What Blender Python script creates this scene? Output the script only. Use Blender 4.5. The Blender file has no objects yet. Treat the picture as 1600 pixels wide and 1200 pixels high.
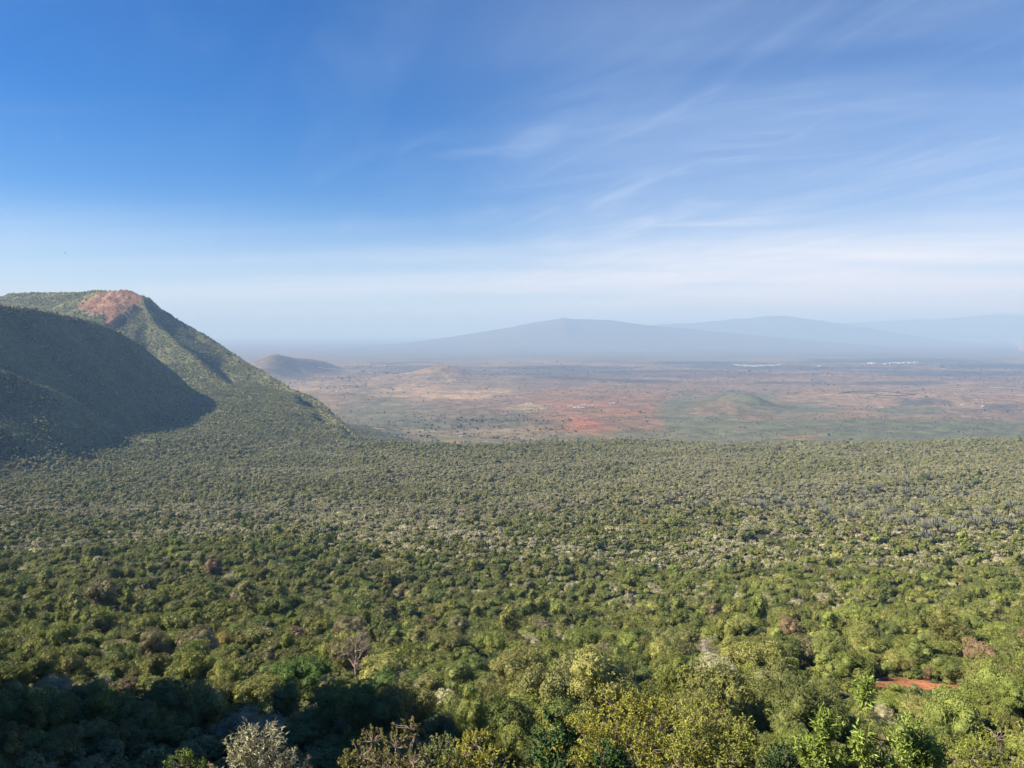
import bpy, math, random
import numpy as np
R = math.radians
scn = bpy.context.scene
COL = scn.collection
random.seed(5)
rng = np.random.default_rng(5)

# ---------------------------------------------------------------- camera
F_PX, CX, CY, HORIZON = 1200.0, 800.0, 600.0, 520.0
PITCH = math.atan((CY - HORIZON) / F_PX)
cam_d = bpy.data.cameras.new("camera")
cam_d.sensor_width = 36.0
cam_d.lens = 36.0 * F_PX / 1600.0
cam_d.clip_start = 0.1
cam_d.clip_end = 200000.0
cam = bpy.data.objects.new("camera", cam_d)
COL.objects.link(cam)
cam.location = (0, 0, 0)
cam.rotation_euler = (R(90) - PITCH, 0, 0)
scn.camera = cam

# ---------------------------------------------------------------- light
SUN_EL, SUN_BACK = R(38.0), R(2.0)
SV = np.array([-math.cos(SUN_EL) * math.cos(SUN_BACK), -math.cos(SUN_EL) * math.sin(SUN_BACK), math.sin(SUN_EL)])
world = bpy.data.worlds.new("World")
scn.world = world
world.use_nodes = True
wn, wl = world.node_tree.nodes, world.node_tree.links
wn.clear()


def N(nodes, kind, **kw):
    n = nodes.new(kind)
    for k, v in kw.items():
        if k.startswith("i_"):
            n.inputs[k[2:].replace("_", " ")].default_value = v
        else:
            setattr(n, k, v)
    return n


out = N(wn, "ShaderNodeOutputWorld")
bg = N(wn, "ShaderNodeBackground")
sky = N(wn, "ShaderNodeTexSky")
sky.sky_type = 'NISHITA'
sky.sun_disc = False
sky.sun_elevation = SUN_EL
sky.sun_rotation = math.atan2(SV[0], SV[1])
sky.altitude = 2300.0
sky.air_density = 1.0
sky.dust_density = 0.35
sky.ozone_density = 2.2
SKY_STRENGTH = 0.063
bg.inputs["Strength"].default_value = SKY_STRENGTH
# cirrus: thin streaks of ice cloud laid out on a high plane over the valley
geo = N(wn, "ShaderNodeTexCoord")
sep = N(wn, "ShaderNodeSeparateXYZ")
wl.new(geo.outputs["Generated"], sep.inputs[0])


def M(nodes, links, op, a, b=None, c=None, clamp=False):
    n = nodes.new("ShaderNodeMath")
    n.operation = op
    n.use_clamp = clamp
    for i, v in enumerate((a, b, c)):
        if v is None:
            continue
        if isinstance(v, (int, float)):
            n.inputs[i].default_value = v
        else:
            links.new(v, n.inputs[i])
    return n.outputs[0]


def Mw(op, a, b=None, c=None, clamp=False):
    return M(wn, wl, op, a, b, c, clamp)


zc = Mw('MAXIMUM', sep.outputs[2], 0.012)
zc = Mw('ADD', zc, 0.05)
px = Mw('DIVIDE', sep.outputs[0], zc)
py = Mw('DIVIDE', sep.outputs[1], zc)
comb = N(wn, "ShaderNodeCombineXYZ")
wl.new(px, comb.inputs[0])
wl.new(py, comb.inputs[1])


def cirrus(rot, sx, sy, scale, detail, rough, dist, lo, hi, off=(0, 0, 0)):
    mp = N(wn, "ShaderNodeMapping")
    mp.inputs["Location"].default_value = off
    mp.inputs["Scale"].default_value = (sx, sy, 1)
    vr = N(wn, "ShaderNodeVectorRotate", rotation_type='Z_AXIS')
    vr.inputs["Angle"].default_value = rot
    wl.new(comb.outputs[0], vr.inputs["Vector"])
    wl.new(vr.outputs[0], mp.inputs[0])
    nz = N(wn, "ShaderNodeTexNoise")
    nz.inputs["Scale"].default_value = scale
    nz.inputs["Detail"].default_value = detail
    nz.inputs["Roughness"].default_value = rough
    nz.inputs["Distortion"].default_value = dist
    wl.new(mp.outputs[0], nz.inputs["Vector"])
    mr = N(wn, "ShaderNodeMapRange")
    mr.interpolation_type = 'SMOOTHERSTEP'
    mr.inputs["From Min"].default_value = lo
    mr.inputs["From Max"].default_value = hi
    wl.new(nz.outputs[0], mr.inputs[0])
    return mr.outputs[0]


streaks = cirrus(R(66), 0.40, 1.5, 1.5, 9, 0.58, 1.2, 0.38, 0.92, (2.3, 1.1, 0))
wisps = cirrus(R(12), 0.45, 1.35, 1.2, 9, 0.58, 1.1, 0.44, 0.92, (7.3, 2.4, 0))
broad = cirrus(R(25), 0.6, 0.8, 0.40, 5, 0.5, 0.4, 0.34, 0.62, (0.6, 3.7, 0))
low = cirrus(R(4), 0.10, 0.55, 0.9, 6, 0.55, 0.3, 0.35, 0.75, (4.0, 0.0, 0))
# the veil of cloud lies to the right of the view


def ramp(src, lo, hi):
    r_ = N(wn, "ShaderNodeMapRange")
    r_.interpolation_type = 'SMOOTHSTEP'
    r_.inputs["From Min"].default_value = lo
    r_.inputs["From Max"].default_value = hi
    wl.new(src, r_.inputs[0])
    return r_.outputs[0]


az = ramp(sep.outputs[0], -0.32, 0.18)
veil = Mw('MULTIPLY', Mw('ADD', Mw('MULTIPLY', az, 0.85), 0.15), Mw('ADD', Mw('MULTIPLY', broad, 0.65), 0.35))
veil = Mw('MULTIPLY', veil, Mw('ADD', Mw('MULTIPLY', Mw('MULTIPLY', Mw('MAXIMUM', streaks, wisps), Mw('SUBTRACT', 1.0, Mw('MULTIPLY', ramp(sep.outputs[0], 0.2, 0.5), 0.5))), 0.64), Mw('MULTIPLY', az, 0.45)))
lowband = Mw('MULTIPLY', Mw('MULTIPLY', ramp(sep.outputs[2], 0.17, 0.03), Mw('ADD', Mw('MULTIPLY', ramp(sep.outputs[2], -0.01, 0.06), 0.5), 0.5)), Mw('ADD', Mw('MULTIPLY', low, 0.40), 0.34))
rband = Mw('MULTIPLY', Mw('MULTIPLY', ramp(sep.outputs[2], 0.17, 0.10), ramp(sep.outputs[0], 0.05, 0.5)), Mw('ADD', Mw('MULTIPLY', low, 0.4), 0.25))
cl = Mw('ADD', Mw('ADD', Mw('MULTIPLY', Mw('MULTIPLY', veil, 0.62), ramp(sep.outputs[2], 0.62, 0.25)), lowband), rband, clamp=True)
mixs = N(wn, "ShaderNodeMix", data_type='RGBA')
hsv = N(wn, "ShaderNodeHueSaturation")
hsv.inputs["Saturation"].default_value = 1.5
hsv.inputs["Hue"].default_value = 0.513
wl.new(sky.outputs[0], hsv.inputs["Color"])
wl.new(cl, mixs.inputs[0])
wl.new(hsv.outputs[0], mixs.inputs[6])
CLOUD = 8.0
ccol = N(wn, "ShaderNodeMix", data_type='RGBA')
ccol.inputs[6].default_value = (CLOUD * 0.93, CLOUD * 0.945, CLOUD * 1.02, 1)
ccol.inputs[7].default_value = (CLOUD * 0.80, CLOUD * 0.955, CLOUD * 1.13, 1)
wl.new(ramp(sep.outputs[2], 0.08, 0.30), ccol.inputs[0])
wl.new(ccol.outputs[2], mixs.inputs[7])
wl.new(mixs.outputs[2], bg.inputs["Color"])
wl.new(bg.outputs[0], out.inputs["Surface"])

sd = bpy.data.lights.new("sun", 'SUN')
sd.energy = 5.0
sd.angle = R(0.6)
sd.color = (1.0, 0.88, 0.69)
sun = bpy.data.objects.new("sun", sd)
COL.objects.link(sun)
import mathutils
sun.rotation_euler = mathutils.Vector(SV.tolist()).to_track_quat('Z', 'Y').to_euler()
sun.location = (-200, 0, 300)

scn.view_settings.view_transform = 'Standard'
scn.view_settings.look = 'None'
scn.view_settings.exposure = 1.1
scn.view_settings.gamma = 1.0
scn.render.engine = 'CYCLES'
scn.cycles.max_bounces = 5
scn.cycles.diffuse_bounces = 2
scn.cycles.volume_bounces = 1
scn.cycles.transmission_bounces = 2
scn.cycles.use_denoising = True

# ---------------------------------------------------------------- numpy helpers
_perm = np.random.default_rng(11).random((256, 256))


def vnoise(x, y):
    xi, yi = np.floor(x).astype(np.int64), np.floor(y).astype(np.int64)
    fx, fy = x - xi, y - yi
    fx, fy = fx * fx * (3 - 2 * fx), fy * fy * (3 - 2 * fy)
    g = lambda a, b: _perm[a & 255, b & 255]
    return (g(xi, yi) * (1 - fx) + g(xi + 1, yi) * fx) * (1 - fy) + (g(xi, yi + 1) * (1 - fx) + g(xi + 1, yi + 1) * fx) * fy


def fbm(x, y, scale, octs=4, rough=0.5, seed=0.0):
    t, a, s = 0.0, 1.0, 0.0
    x, y = x / scale + seed * 17.3, y / scale + seed * 9.7
    for _ in range(octs):
        t = t + a * vnoise(x, y)
        s += a
        a *= rough
        x, y = x * 2.03 + 5.1, y * 2.03 + 1.7
    return t / s


def sstep(a, b, x):
    t = np.clip((x - a) / (b - a), 0, 1)
    return t * t * (3 - 2 * t)


def smax(a, b, k):
    h = np.clip(0.5 + 0.5 * (a - b) / k, 0, 1)
    return b * (1 - h) + a * h + k * h * (1 - h)


def pl(px_, py_, Y):
    """world point at depth Y seen at photo pixel (px, py)"""
    a, b_ = (px_ - CX) / F_PX, (CY - py_) / F_PX
    dy = math.cos(PITCH) + b_ * math.sin(PITCH)
    dz = -math.sin(PITCH) + b_ * math.cos(PITCH)
    return (a / dy * Y, Y, dz / dy * Y)


PLAIN = -450.0
prof_y = np.array([-400, -60, 0, 3, 8, 18, 30, 60, 100, 150, 250, 400, 600, 900, 1200, 1600, 1860, 2000, 2400, 2900, 3300, 4000, 90000.])
prof_z = np.array([20, 2, -1.7, -2.6, -7, -14.5, -22, -37, -53, -71, -101, -137, -168, -204, -229, -254, -265, -292, -372, -432, -448, -450, -450.])


def ridge(X, Y, pts, kl, kr, curve=0.0):
    """height of a spur with crest polyline pts; kl/kr slopes on its left and right side seen along the line"""
    P = np.array(pts, float)
    bd = np.full(X.shape, 1e12); bz_ = np.zeros(X.shape); bs_ = np.zeros(X.shape)
    for (x0, y0, z0), (x1, y1, z1) in zip(pts[:-1], pts[1:]):
        dx, dy = x1 - x0, y1 - y0
        L2 = dx * dx + dy * dy
        t = np.clip(((X - x0) * dx + (Y - y0) * dy) / L2, 0, 1)
        d = np.hypot(X - x0 - t * dx, Y - y0 - t * dy)
        side = ((X - x0) * dy - (Y - y0) * dx) / math.sqrt(L2)
        m = d < bd
        bd = np.where(m, d, bd); bz_ = np.where(m, z0 + t * (z1 - z0), bz_); bs_ = np.where(m, side, bs_)
    w = np.clip(bs_ / 60.0, -1, 1) * 0.5 + 0.5
    k = kl * (1 - w) + kr * w
    best = bz_ - k * bd + curve * 1e-3 * np.minimum(bd, 400) ** 2
    return best


R_S = (-1490, 3010, 161)
RIDGE_TOP = [(-2900, 3300, 205), (-2200, 3350, 172), (-1750, 3120, 166), (-1620, 3040, 170), R_S]
RIDGE_MAIN = [R_S, pl(228, 468, 2980), pl(245, 500, 2860), pl(272, 530, 2730), pl(305, 562, 2600), pl(345, 592, 2450), pl(400, 625, 2300)]
RIDGE_BACK = [R_S, pl(236, 464, 3000), pl(252, 478, 2985), pl(280, 496, 2990), pl(312, 517, 2980), pl(368, 553, 2900), pl(405, 576, 2800), pl(440, 597, 2700), pl(492, 625, 2500), pl(535, 658, 2320), pl(572, 697, 2130), (-260, 1980, -340)]
RIDGE_NEAR = [(-1850, 850, 230), (-1440, 1250, 165), (-1260, 1480, 110), pl(0, 474, 1700), pl(60, 484, 1820), pl(130, 500, 1960), pl(200, 530, 2110), pl(250, 570, 2230), pl(296, 609, 2340), (-960, 2400, -230)]
RIDGE_SIDE = [(-1500, 900, 120), (-1200, 1180, 60), (-1010, 1420, -40), (-900, 1560, -130), (-840, 1640, -205)]
RIDGE_HOLLOW = [(-260, -160, 110), (-175, -30, 92), (-163, 15, 100), (-160, 48, 97), (-158, 80, 74), (-158, 106, 39), (-159, 126, 3), (-166, 152, -72)]


def hill(X, Y, px_, py_, depth, ax, ay, power=2.0, rot=0.0, base=PLAIN):
    x0, y0, z0 = pl(px_, py_, depth)
    dx, dy = X - x0, Y - y0
    c, s = math.cos(rot), math.sin(rot)
    u, v = (dx * c + dy * s) / ax, (-dx * s + dy * c) / ay
    r2 = u * u + v * v
    return (z0 - base) * np.exp(-(r2 ** (power / 2)))


def poly_range(X, Y, pts, depth, sig_front, sig_back):
    """a range seen in silhouette: crest px -> py at the given depth"""
    p = np.array(pts, float)
    xs = (p[:, 0] - CX) / F_PX * depth
    zs = (HORIZON - p[:, 1]) / F_PX * depth
    zc_ = np.interp(X * depth / np.maximum(Y, 1), xs, zs, left=PLAIN, right=zs[-1]) if False else np.interp(X, xs, zs)
    d = Y - depth
    fall = np.where(d < 0, np.exp(-(d / sig_front) ** 2), np.exp(-(d / sig_back) ** 2))
    return (zc_ - PLAIN) * fall


def height(X, Y):
    X, Y = np.asarray(X, float), np.asarray(Y, float)
    base = np.interp(Y, prof_y, prof_z)
    # smooth the polyline of the profile a little
    for d in (-0.06, 0.06):
        base = base + np.interp(Y * (1 + d), prof_y, prof_z)
    base = base / 3
    amp = np.clip(Y * 0.028, 0, 11) * (1 - sstep(2600, 3400, Y))
    base = base + (fbm(X, Y, 150, 4, 0.5, 1) - 0.5) * 2 * amp
    base = base + (fbm(X, Y, 35, 3, 0.5, 2) - 0.5) * np.clip(Y * 0.03, 0, 3.5) * (1 - sstep(2600, 3400, Y))
    # on the left the shelf runs on as a bench along the foot of the escarpment
    bx = np.interp(Y, [700, 1500, 2000, 2400, 2700, 3000], [-150, -250, -390, -560, -780, -1300]) + (fbm(X, Y, 170, 3, 0.55, 12) - 0.5) * 210
    wb = sstep(0, 1, (bx - X) / 120.0) * (1 - sstep(2700, 3000, Y))
    bench = np.interp(Y, [700, 1200, 1500, 1800, 2100, 2400, 2700], [-182, -217, -218, -206, -192, -183, -180]) - np.clip(X + 900, 0, 600) * 0.10
    bench = bench + (fbm(X, Y, 150, 4, 0.5, 1) - 0.5) * 20 + (fbm(X, Y, 35, 3, 0.5, 2) - 0.5) * 4
    base = base * (1 - wb) + np.maximum(base, bench) * wb
    base = base + (fbm(X, Y, 330, 3, 0.5, 14) - 0.5) * 34 * sstep(1300, 1750, Y) * (1 - sstep(2000, 2400, Y))
    # a lower apron of ground outside the escarpment's foot, sinking into the plain
    apron = np.interp(Y, [1900, 2300, 2700, 3200, 3900], [-335, -346, -362, -395, -455]) + (fbm(X, Y, 260, 4, 0.55, 15) - 0.5) * 50
    wa = (1 - sstep(-0.21, -0.11, X / np.maximum(Y, 1) + (fbm(X, Y, 300, 3, 0.5, 16) - 0.5) * 0.08)) * sstep(2000, 2250, Y)
    base = np.where(wa > 0, base * (1 - wa) + np.maximum(base, apron) * wa, base)
    # plain relief
    far = sstep(3000, 4200, Y)
    base = base + far * ((fbm(X, Y, 1400, 4, 0.55, 3) - 0.5) * 52)
    h = base
    wx = (fbm(X, Y, 170, 3, 0.5, 6) - 0.5) * 60 * sstep(500, 1500, Y)
    wy = (fbm(X, Y, 170, 3, 0.5, 7) - 0.5) * 60 * sstep(500, 1500, Y)
    Xw, Yw = X + wx, Y + wy
    h = smax(ridge(Xw, Yw, RIDGE_TOP, 0.95, 0.66, 0.1), h, 20)
    h = smax(ridge(Xw, Yw, RIDGE_MAIN, 0.95, 0.68, 0.30), h, 20)
    h = smax(ridge(Xw, Yw, RIDGE_BACK, 1.35, 0.50, 0.10), h, 18)
    h = smax(ridge(Xw, Yw, RIDGE_NEAR, 0.6, 1.02, 0.30), h, 20)
    h = smax(ridge(Xw, Yw, RIDGE_SIDE, 0.6, 0.75, 0.2), h, 26)
    h = smax(ridge(X, Y, RIDGE_HOLLOW, 0.80, 1.6, 0.0), h, 8)
    # far hills
    h = h + hill(X, Y, 428, 551, 7700, 150, 250, 1.6) * 0.34 + hill(X, Y, 415, 560, 7800, 400, 500, 2.4) * 0.72 + hill(X, Y, 485, 562, 8600, 260, 700, 2.5)*0.95
    h = h + hill(X, Y, 690, 574, 7700, 270, 400, 2) + hill(X, Y, 640, 583, 7800, 560, 500, 2) * 0.8
    h = h + hill(X, Y, 1162, 608, 4700, 150, 230, 2.0) * 0.55 + hill(X, Y, 1120, 622, 4600, 360, 300, 2.4) * 0.62
    h = h + hill(X, Y, 1420, 655, 3700, 800, 300, 2.2) * 0.8 + hill(X, Y, 1000, 612, 5600, 700, 500, 2.2) * 0.4
    volcano = poly_range(X, Y, [(-3000, 600), (100, 556), (400, 548), (560, 542), (640, 535), (700, 527), (760, 517), (800, 511), (840, 503), (868, 499), (880, 496.5), (890, 498.5), (920, 499), (955, 500.5), (985, 505), (1010, 509), (1060, 513), (1150, 521), (1300, 535), (1500, 550), (2600, 600)], 26000, 3000, 4000)
    second = poly_range(X, Y, [(0, 590), (800, 560), (950, 515), (1050, 506), (1120, 500), (1180, 496), (1225, 495), (1260, 498), (1300, 505), (1380, 518), (1500, 540), (2600, 590)], 35000, 3500, 4000)
    plateau = poly_range(X, Y, [(0, 600), (1000, 560), (1150, 518), (1250, 508), (1350, 504), (1450, 498), (1550, 494), (1650, 491), (1900, 490), (3000, 490)], 46000, 5000, 9000)
    rough = 1 + (fbm(X, Y, 1300, 4, 0.5, 9) - 0.5) * 0.25
    spur = 1 - 0.22 * np.abs(fbm(X * 1.0, Y * 0.35, 900, 3, 0.55, 91) - 0.5) * 2 * sstep(0, 3000, np.abs(Y - 26000))
    h = h + np.maximum(np.maximum(volcano * spur, second * rough), plateau * rough) * sstep(11000, 17000, Y)
    return h


def ground_at_pixel(px_, py_, y0=12.0, y1=9000.0):
    a, b = (px_ - CX) / F_PX, (py_ - CY) / F_PX
    dirv = np.array([a, math.cos(PITCH) + (-b) * math.sin(PITCH), -math.sin(PITCH) + (-b) * math.cos(PITCH)])
    t = np.geomspace(y0, y1, 3000)
    P = dirv[None, :] * t[:, None]
    hh = height(P[:, 0], P[:, 1])
    k = np.argmax(hh > P[:, 2])
    return float(P[k, 0]), float(P[k, 1]), float(hh[k])


def new_mesh(name, verts, faces, mat=None, smooth=False, parent=None, attrs=None, loc=None):
    """faces: int array (n,3) or (n,4), or a list of such arrays"""
    me = bpy.data.meshes.new(name)
    v = np.ascontiguousarray(verts, dtype=np.float32)
    if not isinstance(faces, (list, tuple)):
        faces = [faces]
    faces = [np.asarray(f, dtype=np.int32) for f in faces if len(f)]
    tot = np.concatenate([np.full(len(f), f.shape[1], np.int32) for f in faces])
    idx = np.concatenate([f.ravel() for f in faces])
    me.vertices.add(len(v))
    me.vertices.foreach_set("co", v.ravel())
    me.loops.add(len(idx))
    me.loops.foreach_set("vertex_index", idx)
    me.polygons.add(len(tot))
    st = np.zeros(len(tot), np.int32)
    st[1:] = np.cumsum(tot)[:-1]
    me.polygons.foreach_set("loop_start", st)
    me.polygons.foreach_set("loop_total", tot)
    me.polygons.foreach_set("use_smooth", np.full(len(tot), bool(smooth)))
    if attrs:
        for k, arr in attrs.items():
            arr = np.asarray(arr, dtype=np.float32)
            if arr.ndim == 1:
                at = me.attributes.new(k, 'FLOAT', 'POINT')
                at.data.foreach_set("value", arr)
            else:
                at = me.attributes.new(k, 'FLOAT_COLOR', 'POINT')
                if arr.shape[1] == 3:
                    arr = np.concatenate([arr, np.ones((len(arr), 1), np.float32)], 1)
                at.data.foreach_set("color", arr.ravel())
    me.update(calc_edges=True)
    if mat:
        me.materials.append(mat)
    o = bpy.data.objects.new(name, me)
    COL.objects.link(o)
    if parent:
        o.parent = parent
    if loc is not None:
        o.location = loc
    return o


def tag(o, label=None, cat=None, group=None, kind=None):
    if label: o["label"] = label
    if cat: o["category"] = cat
    if group: o["group"] = group
    if kind: o["kind"] = kind
    return o


def material(name):
    m = bpy.data.materials.new(name)
    m.use_nodes = True
    m.node_tree.nodes.clear()
    o = m.node_tree.nodes.new("ShaderNodeOutputMaterial")
    return m, m.node_tree.nodes, m.node_tree.links, o


# ---------------------------------------------------------------- terrain material
tm, tn, tl, to = material("earth_and_scrub")
b = N(tn, "ShaderNodeBsdfPrincipled")
b.inputs["Roughness"].default_value = 0.95
b.inputs["Specular IOR Level"].default_value = 0.1
at = N(tn, "ShaderNodeAttribute", attribute_name="cover")
gp = N(tn, "ShaderNodeNewGeometry")


def tnoise(scale, detail, rough=0.6, sq=(1, 1, 1)):
    mp = N(tn, "ShaderNodeMapping")
    mp.inputs["Scale"].default_value = sq
    tl.new(gp.outputs["Position"], mp.inputs[0])
    n = N(tn, "ShaderNodeTexNoise")
    n.inputs["Scale"].default_value = scale
    n.inputs["Detail"].default_value = detail
    n.inputs["Roughness"].default_value = rough
    tl.new(mp.outputs[0], n.inputs["Vector"])
    return n.outputs[0]


n1 = tnoise(0.012, 10, 0.65)
n2 = tnoise(0.0016, 6, 0.6, (0.6, 1, 1))
n3 = tnoise(0.10, 4, 0.7)
mr = N(tn, "ShaderNodeMapRange")
mr.inputs["From Min"].default_value = 0.3; mr.inputs["From Max"].default_value = 0.7
mr.inputs["To Min"].default_value = 0.55; mr.inputs["To Max"].default_value = 1.45
tl.new(n1, mr.inputs[0])
mr3 = N(tn, "ShaderNodeMapRange")
mr3.inputs["From Min"].default_value = 0.3; mr3.inputs["From Max"].default_value = 0.7
mr3.inputs["To Min"].default_value = 0.8; mr3.inputs["To Max"].default_value = 1.2
tl.new(n3, mr3.inputs[0])
val = M(tn, tl, 'MULTIPLY', mr.outputs[0], mr3.outputs[0])
mx = N(tn, "ShaderNodeVectorMath", operation='SCALE')
tl.new(at.outputs["Color"], mx.inputs[0])
tl.new(val, mx.inputs["Scale"])
# dark scrub speckles on the open ground
sp = N(tn, "ShaderNodeMapRange")
sp.inputs["From Min"].default_value = 0.50; sp.inputs["From Max"].default_value = 0.58
n4 = tnoise(0.020, 3, 0.75)
tl.new(n4, sp.inputs[0])
spf = M(tn, tl, 'MULTIPLY', sp.outputs[0], at.outputs["Alpha"])
mc = N(tn, "ShaderNodeMix", data_type='RGBA')
tl.new(spf, mc.inputs[0])
tl.new(mx.outputs[0], mc.inputs[6])
mc.inputs[7].default_value = (0.060, 0.068, 0.045, 1)
tl.new(mc.outputs[2], b.inputs["Base Color"])
tl.new(b.outputs[0], to.inputs["Surface"])
bm_ = N(tn, "ShaderNodeBump")
bm_.inputs["Strength"].default_value = 0.7
bm_.inputs["Distance"].default_value = 4.0
tl.new(n3, bm_.inputs["Height"])
tl.new(bm_.outputs[0], b.inputs["Normal"])

# ---------------------------------------------------------------- terrain mesh, one sheet split by what stands there
ratio = lambda a, b_, k: np.exp(np.arange(0, math.log(b_ / a), math.log(k))) * a
rr = np.concatenate([ratio(2.0, 1000, 1.014), ratio(1000, 4000, 1.0048), ratio(4000, 90000, 1.014), [90000.0]])
th = np.concatenate([np.linspace(-180, -48, 60, endpoint=False), np.linspace(-48, 48, 900), np.linspace(48, 180, 60)[1:]])
TH, RR = np.meshgrid(np.radians(th), rr)
GX, GY = np.sin(TH) * RR, np.cos(TH) * RR
GZ = height(GX, GY)
nr, nt = GX.shape
verts = np.stack([GX.ravel(), GY.ravel(), GZ.ravel()], 1)

U = CX + F_PX * GX / np.maximum(GY, 1.0)
V = HORIZON + F_PX * (-PLAIN) / np.maximum(GY, 1.0)   # row where flat ground at this depth is seen


def ell(cx_, cy_, rx, ry, soft=0.35, warp=0.35, rot=0.0, seed=0.0):
    """a patch of ground cover round the spot seen at (cx, cy); returns 0..1"""
    Y0 = F_PX * (-PLAIN) / (cy_ - HORIZON)
    du = (U - cx_) / rx
    dv = (V - cy_) / ry
    res = np.zeros(GX.shape)
    k = (np.abs(du) < 3.2) & (np.abs(dv) < 3.2) & (GY > 2300)
    du, dv = du[k], dv[k]
    c, s = math.cos(rot), math.sin(rot)
    w = (fbm(GX[k], GY[k], max(60.0, Y0 * rx / F_PX * 0.5), 4, 0.6, 20 + seed) - 0.5) * 2 * warp
    r = np.hypot(du * c + dv * s, -du * s + dv * c) + w * 1.6
    res[k] = 1 - sstep(1 - soft, 1 + soft, r)
    return res


def mixc(c, m, col):
    return c * (1 - m[..., None]) + np.array(col) * m[..., None]


cover = np.zeros(GX.shape + (3,)) + np.array([0.30, 0.215, 0.120])
spk = np.full(GX.shape, 0.5)
big = fbm(GX, GY, 1800, 5, 0.6, 31)
streak = fbm(GX * 0.3, GY, 500, 5, 0.6, 32)
cover = mixc(cover, sstep(0.45, 0.62, big) * 0.7, [0.22, 0.155, 0.115])
cover = mixc(cover, sstep(0.52, 0.62, streak) * 0.75 * sstep(5000, 7500, GY), [0.085, 0.095, 0.085])
cover = mixc(cover, sstep(0.60, 0.70, fbm(GX * 0.35, GY, 350, 4, 0.6, 33)) * 0.5, [0.40, 0.30, 0.21])
cover = mixc(cover, sstep(10500, 14500, GY) * 0.8, [0.16, 0.165, 0.125])
cover = mixc(cover, ell(690, 616, 105, 16, seed=1) * 0.9, [0.46, 0.33, 0.20])
cover = mixc(cover, ell(490, 607, 60, 5, seed=2) * 0.8, [0.42, 0.31, 0.19])
cover = mixc(cover, ell(820, 600, 110, 9, seed=3) * 0.5, [0.16, 0.14, 0.11])
cover = mixc(cover, ell(940, 628, 150, 14, seed=4) * 0.6, [0.29, 0.17, 0.105])
cover = mixc(cover, ell(955, 654, 125, 38, 0.5, 0.5, 0.0, seed=5) * 0.8, [0.33, 0.175, 0.088])
cover = mixc(cover, ell(912, 668, 40, 12, 0.4, 0.5, 0.5, seed=6) * 0.9, [0.38, 0.15, 0.075])
cover = mixc(cover, ell(600, 655, 80, 38, seed=7) * 0.85, [0.165, 0.165, 0.095])
cover = mixc(cover, ell(830, 641, 34, 6, seed=8) * 0.9, [0.44, 0.36, 0.21])
cover = mixc(cover, ell(745, 663, 120, 13, 0.5, 0.6, seed=9) * 0.65, [0.11, 0.125, 0.065])
cover = mixc(cover, ell(700, 678, 110, 6, seed=10) * 0.7, [0.30, 0.23, 0.135])
cover = mixc(cover, ell(860, 684, 60, 5, seed=11) * 0.8, [0.33, 0.24, 0.15])
cover = mixc(cover, ell(1250, 595, 380, 18, 0.5, 0.6, seed=12) * 0.3, [0.24, 0.14, 0.115])
cover = mixc(cover, ell(1500, 622, 220, 20, 0.5, 0.5, seed=13) * 0.6, [0.34, 0.235, 0.165])
cover = mixc(cover, ell(1400, 617, 75, 4, 0.2, 0.2, seed=14) * 0.8, [0.40, 0.30, 0.215])
bush = np.maximum.reduce([ell(1330, 680, 330, 26, 0.3, 0.45, seed=15), ell(1090, 650, 62, 34, 0.3, 0.3, seed=16), ell(1240, 640, 95, 9, 0.3, 0.4, 0.08, seed=17),
                          ell(1165, 622, 55, 14, 0.3, 0.3, seed=18), ell(1520, 668, 130, 12, 0.3, 0.4, 0.1, seed=19), ell(1420, 640, 60, 5, 0.3, 0.4, 0, seed=20)])
cover = mixc(cover, bush * 0.92, [0.145, 0.165, 0.085])
cover = mixc(cover, ell(1115, 645, 42, 6, 0.4, 0.5, 0.1, seed=21) * 0.7, [0.31, 0.21, 0.125])
cover = mixc(cover, ell(1250, 688, 30, 6, 0.4, 0.5, seed=22) * 0.7, [0.34, 0.17, 0.09])
cover = mixc(cover, ell(1370, 655, 190, 6, 0.5, 0.6, 0.03, seed=23) * 0.6, [0.30, 0.20, 0.13])
for (ex, ey, erx, ery, sd_) in ((1180, 571, 110, 3.0, 1), (1420, 564, 150, 3.2, 2), (1290, 575, 130, 2.2, 3), (1500, 583, 120, 3.5, 4), (1110, 566, 90, 2.0, 5), (1540, 572, 90, 3, 6),
                             (1000, 596, 60, 3, 7), (900, 592, 70, 3, 8), (1400, 598, 80, 2.5, 9), (1440, 627, 45, 4, 10), (1570, 635, 40, 3, 11), (1230, 596, 60, 2, 12), (1050, 580, 120, 3, 13), (880, 575, 120, 3, 14)):
    cover = mixc(cover, ell(ex, ey, erx, ery, 0.4, 0.6, seed=40 + sd_) * 0.75, [0.060, 0.072, 0.065])
cover = mixc(cover, ell(690, 581, 110, 9, 0.4, 0.4, seed=61) * 0.75, [0.16, 0.135, 0.10])
cover = mixc(cover, ell(440, 566, 85, 26, 0.3, 0.2, seed=62) * 0.8, [0.20, 0.155, 0.115])
fine = fbm(GX * 0.5, GY, 130, 5, 0.65, 63)
cover = mixc(cover, sstep(0.52, 0.64, fine) * 0.5 * (1 - sstep(9000, 14000, GY)), [0.12, 0.11, 0.075])
spk = spk + 0.35 * sstep(0.45, 0.6, fbm(GX, GY, 420, 4, 0.6, 64))
spk = spk * (1 - bush * 0.4)
spk = spk * (1 - ell(690, 616, 100, 14) * 0.4) * (1 - 0.5 * sstep(9000, 13000, GY))
cover = cover * 0.80
cover = mixc(cover, (1 - sstep(3150, 3600, GY)) * (0.12 + 0.6 * sstep(0.48, 0.62, fbm(GX, GY, 180, 4, 0.6, 66))), [0.13, 0.14, 0.072])
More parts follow.
